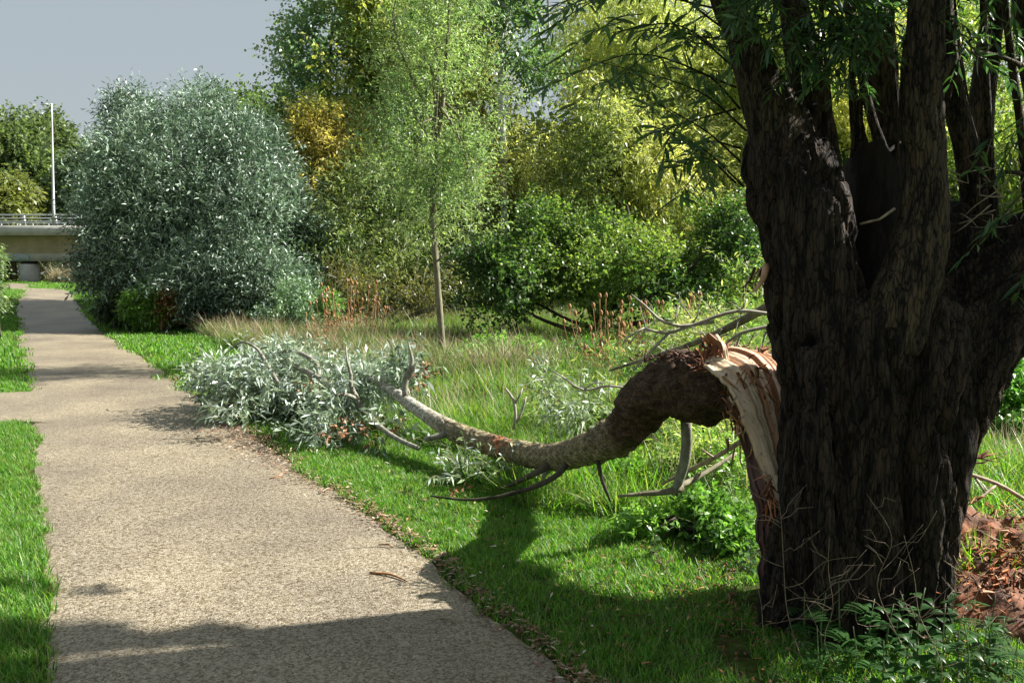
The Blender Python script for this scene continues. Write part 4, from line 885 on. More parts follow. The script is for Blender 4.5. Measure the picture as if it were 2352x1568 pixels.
# withered brown leaves caught in it, and leafy twigs on the grass under the bough
V, F, col = crown(bl([(830, 990, 110, 14, 8.1, .4), (720, 905, 60, 30, 9.2, .4), (970, 860, 20, 22, 8.6, .2), (1030, 1110, 40, 10, 6.2, .2)]), ntw=75, nl=9, twl=.15, L=.055, Wd=.022, cols=[(.12, .05, .02), (.22, .1, .05), (.3, .16, .08)], seed=92, low=.02, twfrac=.5)
mk('withered_foliage', V, F, MAT['litter'], tb, col=col, kind='stuff')
V, F, col = crown(bl([(1060, 1080, 90, 30, 6.6, .4), (1180, 1075, 60, 30, 6.6, .3), (1260, 880, 40, 40, 8, .3), (1330, 930, 90, 50, 7, .5)]), ntw=105, nl=9, twl=.22, L=.075, Wd=.018, cols=[(.12, .17, .08), (.18, .24, .12), (.28, .3, .2)], seed=93, low=.02, twfrac=.8, shell=.7)
mk('stray_foliage', V, F, MAT['fallen'], tb, col=col, kind='stuff')

# pale sheet of wood peeled from the trunk
def ribbon(Lr, Rr, nu, nv, bulge, ridge, seed, colf, thick=.02):
    L_ = spline([(*W(a, b, c), 1) for a, b, c in Lr], .02)[:, :3]; L_ = L_ + (noise(L_, 14, seed + 5)[:, None] * [.012, .008, .006] + noise(L_, 45, seed + 6)[:, None] * [.006, 0, .003]) * (1 if thick < .04 else 1.5); R_ = spline([(*W(a, b, c), 1) for a, b, c in Rr], .02)[:, :3]
    li = np.linspace(0, len(L_) - 1, nv); ri = np.linspace(0, len(R_) - 1, nv)
    Lc = np.stack([np.interp(li, np.arange(len(L_)), L_[:, k]) for k in range(3)], -1); Rc = np.stack([np.interp(ri, np.arange(len(R_)), R_[:, k]) for k in range(3)], -1)
    u = np.linspace(0, 1, nu)[None, :, None]; P = Lc[:, None] * (1 - u) + Rc[:, None] * u
    Nn = norm(np.cross(np.gradient(P, axis=1), np.gradient(P, axis=0)))
    if Nn[..., 1].mean() > 0: Nn = -Nn
    vv, uu = np.meshgrid(np.linspace(0, 1, nv), np.linspace(0, 1, nu), indexing='ij')
    q_ = np.stack([uu * 14, vv * 1.2, uu * 0], -1)
    h_ = bulge * np.sin(uu * math.pi) + ridge * (noise(q_, 1, seed) + .5 * noise(q_, 2.7, seed + 1))
    top = P + Nn * h_[..., None]; bot = P + Nn * (h_[..., None] - thick)
    # ragged start
    V = np.concatenate([top.reshape(-1, 3), bot.reshape(-1, 3)]); o = nu * nv
    i, j = np.meshgrid(np.arange(nv - 1), np.arange(nu - 1), indexing='ij')
    Ft = np.stack([i * nu + j, i * nu + j + 1, (i + 1) * nu + j + 1, (i + 1) * nu + j], -1).reshape(-1, 4)
    Fs = [Ft, Ft[:, ::-1] + o]
    for jj in (0, nu - 1):
        a = np.arange(nv - 1) * nu + jj; Fs.append(np.stack([a, a + nu, a + nu + o, a + o], -1))
    for ii in (0, nv - 1):
        a = ii * nu + np.arange(nu - 1); Fs.append(np.stack([a, a + 1, a + 1 + o, a + o], -1))
    c = colf(uu.ravel(), vv.ravel()); return V, np.concatenate(Fs), np.concatenate([c, c * .7])
def woodcol(u, v):
    q_ = np.stack([u * 22, v * 1.6, u * 0], -1); n_ = noise(q_, 1, 31) + .6 * noise(q_, 2.6, 32)
    q2 = np.stack([u * 5, v * 3, u * 0], -1); n2 = noise(q2, 1, 33)
    k = np.clip(.42 + .85 * n_ + .5 * n2, 0, 1)[:, None] * (.35 + .65 * sstep(.06, .3, u))[:, None]
    c = np.array([[.66, .55, .38]]) * (1 - k) + np.array([[.30, .125, .045]]) * k
    specks = (noise(np.stack([u * 60, v * 70, u * 0], -1), 1, 34) > .78)[:, None]
    return np.where(specks, c * .35, c)
V, F, col = ribbon([(1608, 836, 4.62), (1640, 850, 4.5), (1672, 884, 4.38), (1700, 935, 4.28), (1724, 985, 4.24), (1746, 1045, 4.2), (1764, 1105, 4.16), (1780, 1165, 4.13)],
                   [(1690, 812, 5.1), (1742, 806, 4.98), (1790, 826, 4.85), (1815, 880, 4.7), (1822, 950, 4.6), (1822, 1010, 4.5), (1822, 1090, 4.35), (1818, 1160, 4.25)], 110, 120, .05, .017, 41, woodcol)
mk('peeled_wood', V, F, MAT['wood'], tb, col=col, smooth=True, domain='POINT')
def darkcol(u, v):
    n_ = noise(np.stack([u * 14, v * 2.5, u * 0], -1), 1, 35); k = np.clip(.4 + .6 * n_, 0, 1)[:, None]
    return np.array([[.05, .022, .014]]) * (1 - k) + np.array([[.13, .05, .03]]) * k
V, F, col = ribbon([(1640, 890, 4.72), (1668, 930, 4.6), (1694, 985, 4.5), (1715, 1060, 4.45), (1733, 1150, 4.3), (1744, 1250, 4.22), (1748, 1400, 4.15)],
                   [(1700, 880, 4.6), (1750, 935, 4.45), (1770, 1000, 4.4), (1785, 1080, 4.34), (1795, 1170, 4.28), (1800, 1260, 4.2), (1800, 1400, 4.12)], 26, 70, .03, .012, 42, darkcol, .05)
mk('bark_strip', V, F, MAT['wood'], tb, col=col, smooth=True, domain='POINT', label='dark red-brown strip of bark under the pale wood')
def curlcol(u, v):
    k = np.clip(.5 + .6 * noise(np.stack([u * 7, v * 3, u * 0], -1), 1, 36), 0, 1)[:, None]; return np.array([[.5, .24, .11]]) * (1 - k) + np.array([[.22, .08, .03]]) * k
V, F, col = ribbon([(1604, 838, 4.75), (1618, 815, 4.74), (1622, 790, 4.72), (1608, 772, 4.68)], [(1668, 838, 4.68), (1664, 812, 4.66), (1655, 785, 4.66), (1628, 762, 4.66)], 16, 20, .03, .01, 43, curlcol, .012)
mk('curled_splinter', V, F, MAT['wood'], tb, col=col, smooth=True, domain='POINT')
V, F, col = ribbon([(1640, 768, 4.68), (1656, 795, 4.62), (1664, 830, 4.6)], [(1645, 770, 4.7), (1668, 797, 4.64), (1680, 834, 4.62)], 12, 20, .008, .006, 44, woodcol, .006)
mk('curled_splinter', V, F, MAT['wood'], tb, col=col, smooth=True, domain='POINT')
for k, (c, sp_, dv, n, ln) in enumerate([((1630, 812, 4.7), (.05, .04, .02), (-.3, 0, 1), 60, .04), ((1700, 808, 4.9), (.13, .06, .015), (.6, .1, .15), 90, .07), ((1580, 818, 4.82), (.14, .06, .012), (-1, 0, 0), 130, .045),
                                        ((1610, 842, 4.6), (.03, .02, .01), (-1, 0, .1), 16, .09), ((1660, 905, 4.6), (.04, .04, .04), (.1, 0, -1), 14, .09), ((1690, 950, 4.5), (.02, .02, .05), (.2, 0, -1), 22, .10), ((1720, 930, 4.42), (.07, .03, .11), (.35, 0, -1), 120, .13), ((1700, 845, 4.66), (.08, .05, .02), (.6, 0, .3), 70, .07), ((1768, 1150, 4.1), (.012, .01, .05), (.1, 0, -1), 26, .12)]):
    V, F, col = splints(n, tuple(W(*c)), sp_, dv, ln, .007, RED if k not in (2, 6) else [(.55, .42, .26), (.4, .2, .09), (.25, .1, .04)] if k == 6 else [(.06, .03, .02), (.10, .045, .03), (.14, .06, .035)], 70 + k, .45); mk('splinter_tuft', V, F, MAT['rot'], tb, col=col, kind='stuff')

# ------------------------------------------------------------------ dead branches behind the stump
def deadb(label, rows_list, mat='palestick'):
    x, y, z = tuple(W(*rows_list[0][0][:2], rows_list[0][0][3])); gz = float(height(x, y))
    o = root('dead_branch', label, 'dead branch', (x, y, gz), 'dead branches lying behind the torn bough')
    for k, rws in enumerate(rows_list):
        V, F = tube(dpts(rws), 7, .06); mk('stem' if k == 0 else 'twig', V, F, MAT[mat], o, smooth=True)
deadb('thick greenish pole slanting from the old trunk behind the hump', [[(1780, 695, 12, 5.9), (1680, 748, 9, 6.0), (1600, 785, 7, 6.1), (1500, 818, 4.5, 6.3), (1400, 850, 3, 6.5)], [(1660, 755, 4, 6), (1640, 790, 3, 6), (1650, 830, 2, 6)]], 'thin')
deadb('long thin bleached stick reaching left above the hump', [[(1780, 722, 4.5, 5.5), (1690, 714, 4.5, 5.5), (1600, 742, 3.8, 5.5), (1530, 765, 3.4, 5.5), (1480, 752, 2.4, 5.5)], [(1640, 738, 4, 5.5), (1560, 748, 4, 5.5), (1510, 730, 3.5, 5.5), (1480, 700, 2.5, 5.5), (1450, 675, 1.5, 5.5)],
      [(1535, 765, 3.5, 5.5), (1490, 810, 3, 5.5), (1455, 850, 2, 5.5)], [(1510, 735, 3, 5.5), (1550, 735, 2, 5.5), (1560, 700, 1.5, 5.5)], [(1480, 752, 2.5, 5.5), (1440, 775, 2, 5.5), (1430, 790, 1, 5.5)], [(1700, 714, 2.5, 5.5), (1715, 690, 1.6, 5.5)]])
tw_ = []; r_ = np.random.default_rng(44)
for q in range(26):
    x0, y0 = r_.uniform(1440, 1770), r_.uniform(730, 840); dp_ = r_.uniform(5.6, 7.5); pts_ = [(x0, y0, 2.2, dp_)]; an = r_.uniform(-2.8, -.3)
    for w_ in range(3): an += r_.normal() * .5; x0 += math.cos(an) * 26; y0 += math.sin(an) * 22; pts_.append((x0, y0, 2.2 - .6 * (w_ + 1), dp_))
    tw_.append(pts_)
deadb('tangle of short bleached twigs behind the hump of the bough', tw_)
deadb('crooked bleached twigs below the long stick beside the trunk', [[(1782, 745, 5, 5.7), (1700, 765, 4, 5.7), (1660, 800, 3, 5.7), (1655, 840, 2, 5.7)], [(1700, 765, 3, 5.7), (1690, 800, 2.5, 5.7), (1700, 830, 1.5, 5.7)], [(1760, 760, 3, 5.7), (1750, 800, 2, 5.7), (1770, 830, 2, 5.7)]])
deadb('slanting brown stick in the undergrowth below the hump', [[(1720, 1000, 6, 5.3), (1650, 1045, 6, 5.4), (1570, 1085, 5, 5.5), (1520, 1110, 3, 5.5)], [(1640, 1050, 3, 5.4), (1610, 1030, 2, 5.4)]], 'stick')
deadb('short stout branch lying on the grass under the torn bough', [[(1570, 1118, 10, 5.2), (1530, 1128, 8, 5.2), (1480, 1132, 6, 5.2), (1420, 1138, 3, 5.2)], [(1550, 1120, 8, 5.2), (1610, 1090, 6, 5.4), (1690, 1040, 4, 5.6)]], 'thin')
deadb('forked bleached stems standing in the grass left of the bough', [[(1180, 985, 4, 7.6), (1184, 950, 4, 7.6), (1178, 915, 3.5, 7.6), (1160, 890, 2.5, 7.6)], [(1180, 930, 3, 7.6), (1195, 905, 2.5, 7.6), (1200, 890, 1.5, 7.6)], [(1186, 970, 3.5, 7.5), (1200, 940, 3, 7.5), (1208, 910, 2, 7.5)]])
deadb('arching leafless shoot behind the bend of the bough', [[(1480, 900, 3, 6), (1400, 885, 3, 6), (1340, 895, 2.8, 6), (1300, 870, 2.5, 6), (1268, 850, 1.5, 6)], [(1340, 895, 2, 6), (1360, 880, 1.8, 6), (1410, 875, 1, 6)]])
deadb('fallen stick right of the old trunk above the red heap', [[(2215, 1085, 5, 5.4), (2290, 1110, 5, 5.4), (2360, 1150, 5, 5.4)], [(2290, 1110, 3, 5.4), (2240, 1150, 3, 5.3), (2215, 1160, 2, 5.3)], [(2240, 1095, 3, 5.4), (2262, 1130, 2.5, 5.3)]], 'stick')

# ------------------------------------------------------------------ right of the trunk: cut log, heap of rotten wood
lg = root('pale_log', 'pale barkless log end poking from behind the old trunk', 'log', tuple(W(2200, 1215, 5.3)))
V, F = tube(dpts([(2170, 1180, 24, 5.4), (2215, 1188, 24, 5.35), (2255, 1208, 24, 5.3), (2280, 1240, 22, 5.2), (2287, 1275, 18, 5.15)]), 20, .03, bark_disp(.008, 20, .4, 9)); mk('wood', V, F, MAT['wood'], lg, col=np.tile([[.42, .38, .24]], (len(F), 1)), smooth=True)
hp = root('rotten_wood_heap', 'heap of crumbling red-brown rotten wood right of the old trunk', 'wood heap', (2.75, 4.7, 0))
g1 = np.linspace(-1, 1, 110); A, B_ = np.meshgrid(g1, g1)
hx, hy = 2.85 + A * 1.0, 4.62 + B_ * 1.15; rr = np.clip(1 - (A ** 2 + B_ ** 2), 0, 1)
hz = .28 * rr ** .8 + height(hx, hy); P = np.stack([hx, hy, hz], -1)
hz = hz + rr ** .5 * (.06 * noise(P, 6, 50) + .045 * noise(P, 15, 51) + .02 * noise(P, 38, 52)) - .03
V = np.stack([hx, hy, hz], -1).reshape(-1, 3); i, j = np.meshgrid(np.arange(109), np.arange(109), indexing='ij')
F = np.stack([i * 110 + j, i * 110 + j + 1, (i + 1) * 110 + j + 1, (i + 1) * 110 + j], -1).reshape(-1, 4)
n_ = noise(V, 9, 53) + .7 * noise(V, 26, 54); k = np.clip(.5 + .6 * n_, 0, 1)[:, None]
col = np.array([[.05, .018, .01]]) * (1 - k) + np.array([[.24, .085, .03]]) * k
mk('crumbled_wood', V, F, MAT['rot'], hp, col=col, smooth=True, domain='POINT')
V, F, col = splints(1800, (2.7, 4.5, .21), (.38, .45, .05), (.6, -.3, .1), .06, .006, [(.36, .095, .025), (.22, .055, .015), (.4, .17, .06), (.08, .028, .012), (.08, .03, .015), (.5, .32, .2)], 90, .8); mk('wood_splinters', V, F, MAT['rot'], hp, col=col, kind='stuff')
for rws in ([(2195, 1375, 6, 4.3), (2260, 1335, 7, 4.35), (2310, 1290, 6, 4.4), (2352, 1262, 4, 4.5)], [(2300, 1230, 16, 4.9), (2285, 1262, 14, 4.8), (2270, 1290, 8, 4.7)], [(2230, 1250, 4, 4.5), (2270, 1290, 3, 4.4)], [(2320, 1330, 5, 4.2), (2352, 1300, 5, 4.3)]):
    V, F = tube(dpts(rws), 9, .03, bark_disp(.004, 40, .2, 8)); mk('rotten_stick', V, F, MAT['rot'], hp, col=np.tile([[.22, .09, .05]], (len(F), 1)), smooth=True)
V, F = tube(dpts([(2195, 1375, 18, 4.3), (2220, 1370, 24, 4.25), (2245, 1382, 10, 4.22)]), 14, .02, bark_disp(.02, 20, .6, 8)); mk('wood_lump', V, F, MAT['rot'], hp, col=np.tile([[.55, .3, .17]], (len(F), 1)), smooth=True)

# ------------------------------------------------------------------ foreground plants round the trunk
def plant_proto(name, kind, seed):
    r = np.random.default_rng(seed); o = root(name, '', 'weed', (0, 0, 0)); h = .3
    V, F = tube([(0, 0, -.01, .004), (.01, .01, h * .5, .0035), (.015, -.01, h, .002)], 5, .05); mk('stem', V, F, MAT['leafstem'], o)
    if kind == 'broad':
        for k in range(12):
            z = h * (.15 + .85 * (k // 2) / 6); a = (k % 2) * math.pi + (k // 2) * 1.4; L = .10 - .05 * (k // 2) / 6
            ts = np.array([0, .06, .2, .4, .6, .8, 1]); ws = np.array([.03, .3, .85, 1, .78, .4, 0]) * L * .33
            dz = .25 * np.sin(ts * 2.2) * L * .8 - .3 * L * ts ** 2
            c = np.stack([ts * L + .004, ts * 0, dz], -1); l_ = c + np.stack([ts * 0, ws, ws * .3], -1); r_ = c + np.stack([ts * 0, -ws, ws * .3], -1)
            vv = np.concatenate([l_, c, r_]); ca, sa = math.cos(a), math.sin(a)
            vv = np.stack([vv[:, 0] * ca - vv[:, 1] * sa + .01, vv[:, 0] * sa + vv[:, 1] * ca, vv[:, 2] + z], -1)
            ff = []
            for i in range(6): ff += [[i, 7 + i, 8 + i, i + 1], [7 + i, 14 + i, 15 + i, 8 + i]]
            mk('leaf', vv, np.array(ff), MAT['leaf'], o, col=np.tile([[.035, .10, .025]], (12, 1)) * r.uniform(.7, 1.3), smooth=True)
    else:
        for k in range(7):
            a = k * 2.4 + r.random() * .5; L = .13 * r.uniform(.7, 1.1); z = h * (.1 + .75 * k / 7)
            P, D = [], []
            for i in range(16):
                t_ = .25 + .75 * i / 16
                for sgn in (-1, 1):
                    w_ = (1 - t_) * .08 + .012
                    for q_ in range(4):
                        f_ = q_ / 4; P.append([L * t_ + w_ * f_ * .5, sgn * w_ * f_, .12 * L * math.sin(t_ * 2.5) - .02 * f_]); D.append([.6, sgn * (1 if q_ % 2 else .2), -.1])
            P = np.array(P); D = norm(np.array(D)); V, F = leaves(P, D, np.tile([[0, 0, 1.0]], (len(P), 1)), np.full(len(P), .016), np.full(len(P), .009), 0, 0)
            ca, sa = math.cos(a), math.sin(a); V = np.stack([V[:, 0] * ca - V[:, 1] * sa, V[:, 0] * sa + V[:, 1] * ca, V[:, 2] + z], -1)
            mk('frond', V, F, MAT['leaf'], o, col=np.tile([[.04, .11, .025]], (len(F), 1)) * r.uniform(.7, 1.3))
    return o
MAT['leafstem'] = plain("green_stem", (.1, .16, .05), .6)
pb_, pf_ = plant_proto('broadleaf_weed', 'broad', 5), plant_proto('ferny_weed', 'fern', 6)
pp = [(1, 1510, 1150, .9), (0, 1560, 1230, .7), (1, 1450, 1240, .8), (0, 1500, 1290, .7), (0, 2040, 1500, 1.0), (0, 2110, 1480, 1.15), (0, 2170, 1500, 1.0), (0, 2000, 1470, .9), (0, 2215, 1530, .9), (0, 2080, 1540, .9), (0, 2140, 1550, .8), (0, 2020, 1550, .8), (0, 2180, 1430, .9), (0, 2270, 1490, .9), (0, 2060, 1440, .9),
      (1, 1890, 1470, 1.0), (1, 1850, 1440, .85), (1, 1930, 1450, 1.1), (1, 1880, 1520, .8), (1, 2250, 1530, .9), (1, 2300, 1500, .8), (1, 2330, 1545, .8), (1, 1960, 1520, .8), (1, 2270, 1450, .9), (1, 1540, 1180, 1.0), (1, 1600, 1200, 1.1), (1, 1470, 1190, .8), (1, 1650, 1230, 1.0), (1, 1680, 1180, 1.0), (1, 1590, 1260, .8), (0, 1640, 1290, .8), (0, 1700, 1260, .9), (0, 1720, 1320, .7)]
first = {0: True, 1: True}; r = np.random.default_rng(12); ORDN = ['leftmost', 'second', 'third', 'fourth', 'fifth', 'sixth', 'seventh', 'eighth', 'ninth', 'tenth', 'eleventh', 'twelfth']
where = lambda dx, dy: ('in the sunny grass left of the old trunk' if dx < 1740 else 'in the shade before the trunk' if dx < 2200 else 'below the red wood heap')
for k, (kd, dx, dy, sc) in enumerate(pp):
    g_ = G(dx, min(dy + 60, 1600)) if dx > 1740 else G(dx, dy)
    o_ = pb_ if kd == 0 else pf_; nm = 'broad-leaved' if kd == 0 else 'feathery'
    rk = sorted(q[1] for q in pp if q[0] == kd and where(q[1], q[2]) == where(dx, dy)).index(dx); lb = f'{ORDN[rk]} {nm} green weed ' + ('' if rk == 0 else 'from the left ') + where(dx, dy); gr = f'{nm} weeds {where(dx, dy)}'
    if first[kd]: o_.location = tuple(g_); o_.scale = (sc,) * 3; o_['label'] = lb; o_['group'] = gr; first[kd] = False
    else: copy_thing(o_, tuple(g_), r.random() * 6.28, sc, lb, gr)

def dead_weed(dx, dy, top, seed, label, n=9):
    g_ = G(dx, dy); r = np.random.default_rng(seed); o = root('dead_weed', label, 'dead weed', tuple(g_), 'dry stalks before the old trunk')
    tp_ = np.array(W(*top, g_.y + .02)); b0 = np.array(g_); P = [b0 + (tp_ - b0) * t_ + r.normal(size=3) * [.02, .02, 0] for t_ in (0, .25, .5, .75, 1)]
    V, F = tube([(*p, .0026 * (1 - .15 * i)) for i, p in enumerate(P)], 5, .04); mk('stalk', V, F, MAT['weedstem'], o)
    Ln = np.linalg.norm(tp_ - b0)
    for i in range(n):
        t_ = r.uniform(.2, .95); k = int(t_ * 4); p = P[k] + (P[k + 1] - P[k]) * (t_ * 4 - k); sgn = -1 if i % 2 else 1
        l_ = Ln * r.uniform(.15, .42) * (1.2 - t_ * .6); d_ = norm(np.array([sgn * r.uniform(.5, 1), r.normal() * .35, r.uniform(.1, .8)]))
        q1 = p + d_ * l_ * .5; q2 = p + d_ * l_ + np.array([0, 0, r.uniform(-.02, .08)])
        V, F = tube([(*p, .0017), (*(p + d_ * l_ * .25 + r.normal(size=3) * l_ * .05), .0016), (*(q1 + r.normal(size=3) * l_ * .09), .0014), (*q2, .0007)], 4, .04); mk('side_twig', V, F, MAT['weedstem'], o)
        if r.random() < .6:
            q3 = q1 + norm(np.array([sgn * r.uniform(.1, .8), r.normal() * .3, r.uniform(.1, 1)])) * l_ * .4
            V, F = tube([(*q1, .0012), (*((q1 + q3) / 2 + r.normal(size=3) * l_ * .05), .001), (*q3, .0006)], 4, .04); mk('side_twig', V, F, MAT['weedstem'], o)
dead_weed(1845, 1545, (1768, 1040), 1, 'tallest dry branching stalk before the left side of the old trunk', 13)
dead_weed(1935, 1570, (1905, 1230), 2, 'short dry stalk before the middle of the old trunk')
dead_weed(2080, 1560, (1990, 1130), 3, 'tall dry stalk before the middle furrow of the old trunk', 11)
dead_weed(2165, 1600, (2075, 1230), 4, 'dry stalk leaning left before the right side of the old trunk')
dead_weed(2200, 1590, (2210, 1280), 5, 'dry stalk at the right edge of the old trunk', 8)
dead_weed(1770, 1530, (1725, 1300), 6, 'small dry stalk at the left foot of the old trunk', 7)
dead_weed(1560, 1350, (1500, 1260), 7, 'bleached tuft of stalks in the sunny grass left of the trunk', 10)
dead_weed(2330, 1580, (2310, 1330), 8, 'thin dark stalk in front of the red wood heap', 5)

# ------------------------------------------------------------------ sticks on the path, leaf litter
sk = [((850, 1330), (935, 1345), 'reddish stick lying on the path by the shadow of the bough'), ((735, 1142), (758, 1130), 'short pale hooked stick at the grass edge of the path'), ((795, 1168), (825, 1172), 'dark chip of bark at the grass edge of the path'),
      ((620, 1105), (650, 1100), 'pale straw on the path beside the fallen crown'), ((500, 975), (560, 985), 'brown twig at the path edge below the fallen crown'), ((700, 1085), (745, 1080), 'thin twig on the path edge above the hooked stick'),
      ((870, 1265), (905, 1270), 'brown twig on the path edge near the big shadow'), ((760, 1155), (790, 1150), 'small brown twig between hooked stick and bark chip'), ((1010, 1440), (1050, 1447), 'twig lying in the shaded part of the path')]
for k, (a, b_, lb) in enumerate(sk):
    p, q_ = G(*a), G(*b_); m_ = (p + q_) / 2; rr_ = .007 if k in (0, 2) else .005
    V, F = tube([(p.x, p.y, p.z + .022, rr_), (m_.x + .01, m_.y + .02, m_.z + .03, rr_), (q_.x, q_.y, q_.z + .024, rr_ * .5)], 6, .04)
    mk('stick', V, F, MAT['stick'] if k % 3 else MAT['teasel'], None, smooth=True, label=lb, cat='stick', group='sticks on the path edge')
r = np.random.default_rng(15); n = 9000
yy = 3.2 + 11 * r.random(n) ** 1.2; clus = np.exp(-((yy - 8.6) / 1.6) ** 2)
xx = pathR(yy) - np.abs(r.normal(size=n)) * (.09 + .26 * clus) + .10
kp = (r.random(n) < .35 + .65 * clus); xx, yy = xx[kp], yy[kp]; n = len(xx)
P = np.stack([xx, yy, height(xx, yy) + .022 + .012 * r.random(n)], -1); D = norm(np.stack([r.normal(size=n), r.normal(size=n), .12 * r.normal(size=n)], -1))
V, F = leaves(P, D, norm(np.tile([[0, 0, 1.]], (n, 1)) + r.normal(size=(n, 3)) * .35), r.uniform(.02, .065, n), r.uniform(.006, .017, n), .2, 0)
mk('leaf_litter', V, F, MAT['litter'], None, col=np.array([(.22, .11, .06), (.32, .2, .12), (.12, .06, .035), (.45, .36, .28)])[r.integers(0, 4, n)] * r.uniform(.7, 1.2, (n, 1)), label='brown dead leaves strewn along the grassy edge of the path', cat='leaf litter', kind='stuff')
n = 900; yy = 3.6 + 7 * r.random(n); xx = pathR(yy) + 2.4 * r.random(n) ** 1.3
P = np.stack([xx, yy, height(xx, yy) + .05 + .03 * r.random(n)], -1); V, F = leaves(P, norm(r.normal(size=(n, 3)) * [1, 1, .3]), norm(np.tile([[0, 0, 1.]], (n, 1)) + r.normal(size=(n, 3)) * .5), r.uniform(.02, .05, n), r.uniform(.006, .016, n), .2, 0)
mk('fallen_leaves', V, F, MAT['litter'], None, col=np.array([(.3, .2, .08), (.35, .28, .1), (.2, .1, .05), (.4, .38, .28)])[r.integers(0, 4, n)], label='scattered dry fallen leaves on the green verge under the bough', cat='leaf litter', kind='stuff')
n = 2600; a = r.random(n) * 6.28; rd = .45 + .9 * r.random(n) ** 1.5; xx = 1.62 + np.cos(a) * rd; yy = 4.35 + np.sin(a) * rd
P = np.stack([xx, yy, height(xx, yy) + .02 + .03 * r.random(n)], -1)
V, F, col = splints(n, (0, 0, 0), (0, 0, 0), (0, 0, 0), .05, .005, RED + [(.08, .05, .03), (.1, .06, .04)], 17, 1.0)
V = V.reshape(n, 7, 3) * [1, 1, .4] + P[:, None]; mk('bark_litter', V.reshape(-1, 3), F, MAT['rot'], None, col=col, label='red-brown bark crumbs and chips round the foot of the trunk', cat='bark litter', kind='stuff')

# ------------------------------------------------------------------ grass
def tuft_mesh(name, n, h, hw, rad, cols, bend, seed, segs=3, lean=.35):
    r = np.random.default_rng(seed); a = r.random(n) * 6.28; rr = rad * np.sqrt(r.random(n))
    B = np.stack([np.cos(a) * rr, np.sin(a) * rr, np.full(n, -.01)], -1)
    b_ = r.random(n) * 6.28; out = np.stack([np.cos(b_), np.sin(b_), b_ * 0], -1); S = np.stack([-np.sin(b_ + r.normal(size=n) * .6), np.cos(b_), b_ * 0], -1)
    H = h * (.45 + .75 * r.random(n)); le = lean * r.random(n) + .05; be = bend * r.random(n)
    rows = []
    for k in range(segs + 1):
        t_ = k / segs; c = B + out * (le * t_ + be * t_ ** 2)[:, None] * H[:, None] + np.array([0, 0, 1.]) * (t_ * (1 - .35 * be * t_))[:, None] * H[:, None] if True else 0
        wv = hw * (1 - .25 * t_) if k < segs else hw * .08
        rows.append(np.stack([c + S * wv, c - S * wv], 1))
    V = np.stack(rows, 1)            # n, segs+1, 2, 3
    V = V.reshape(-1, 3); F = []
    base = np.arange(n)[:, None] * (segs + 1) * 2
    for k in range(segs): F.append(base + np.array([[2 * k, 2 * k + 1, 2 * k + 3, 2 * k + 2]]))
    F = np.stack(F, 1).reshape(-1, 4)
    cc = np.array(cols)[r.integers(0, len(cols), n)] * r.uniform(.75, 1.25, (n, 1)); cc = np.repeat(cc, segs, 0)
    o = mk(name, V, F, MAT['blade'], None, col=cc); C.objects.unlink(o); return o

def gn_scatter(name, P, rot, scl, protos, label, cat):
    col = bpy.data.collections.new(name + '_kinds')
    for o in protos: col.objects.link(o)
    me = bpy.data.meshes.new(name); me.vertices.add(len(P)); me.vertices.foreach_set('co', np.asarray(P, np.float32).ravel())
    a = me.attributes.new('rot', 'FLOAT_VECTOR', 'POINT'); a.data.foreach_set('vector', np.asarray(rot, np.float32).ravel())
    a = me.attributes.new('scl', 'FLOAT_VECTOR', 'POINT'); a.data.foreach_set('vector', np.asarray(scl, np.float32).ravel())
    me.update(); ob = bpy.data.objects.new(name, me); C.objects.link(ob)
    ng = bpy.data.node_groups.new(name + '_scatter', 'GeometryNodeTree')
    ng.interface.new_socket('Geometry', in_out='INPUT', socket_type='NodeSocketGeometry'); ng.interface.new_socket('Geometry', in_out='OUTPUT', socket_type='NodeSocketGeometry')
    gi = ng.nodes.new('NodeGroupInput'); go = ng.nodes.new('NodeGroupOutput'); ip = ng.nodes.new('GeometryNodeInstanceOnPoints')
    ci = ng.nodes.new('GeometryNodeCollectionInfo'); ci.inputs['Collection'].default_value = col; ci.inputs['Separate Children'].default_value = True; ci.inputs['Reset Children'].default_value = True
    ip.inputs['Pick Instance'].default_value = True
    rn = ng.nodes.new('FunctionNodeRandomValue'); rn.data_type = 'INT'; rn.inputs[5].default_value = len(protos) - 1
    def named(nm):
        n_ = ng.nodes.new('GeometryNodeInputNamedAttribute'); n_.data_type = 'FLOAT_VECTOR'; n_.inputs[0].default_value = nm; return n_.outputs[0]
    ng.links.new(gi.outputs[0], ip.inputs['Points']); ng.links.new(ci.outputs[0], ip.inputs['Instance']); ng.links.new(rn.outputs[2], ip.inputs['Instance Index'])
    er = ng.nodes.new('FunctionNodeEulerToRotation'); ng.links.new(named('rot'), er.inputs[0]); ng.links.new(er.outputs[0], ip.inputs['Rotation'])
    ng.links.new(named('scl'), ip.inputs['Scale']); ng.links.new(ip.outputs[0], go.inputs[0])
    md = ob.modifiers.new('scatter', 'NODES'); md.node_group = ng
    ob['label'] = label; ob['category'] = cat; ob['kind'] = 'stuff'; return ob

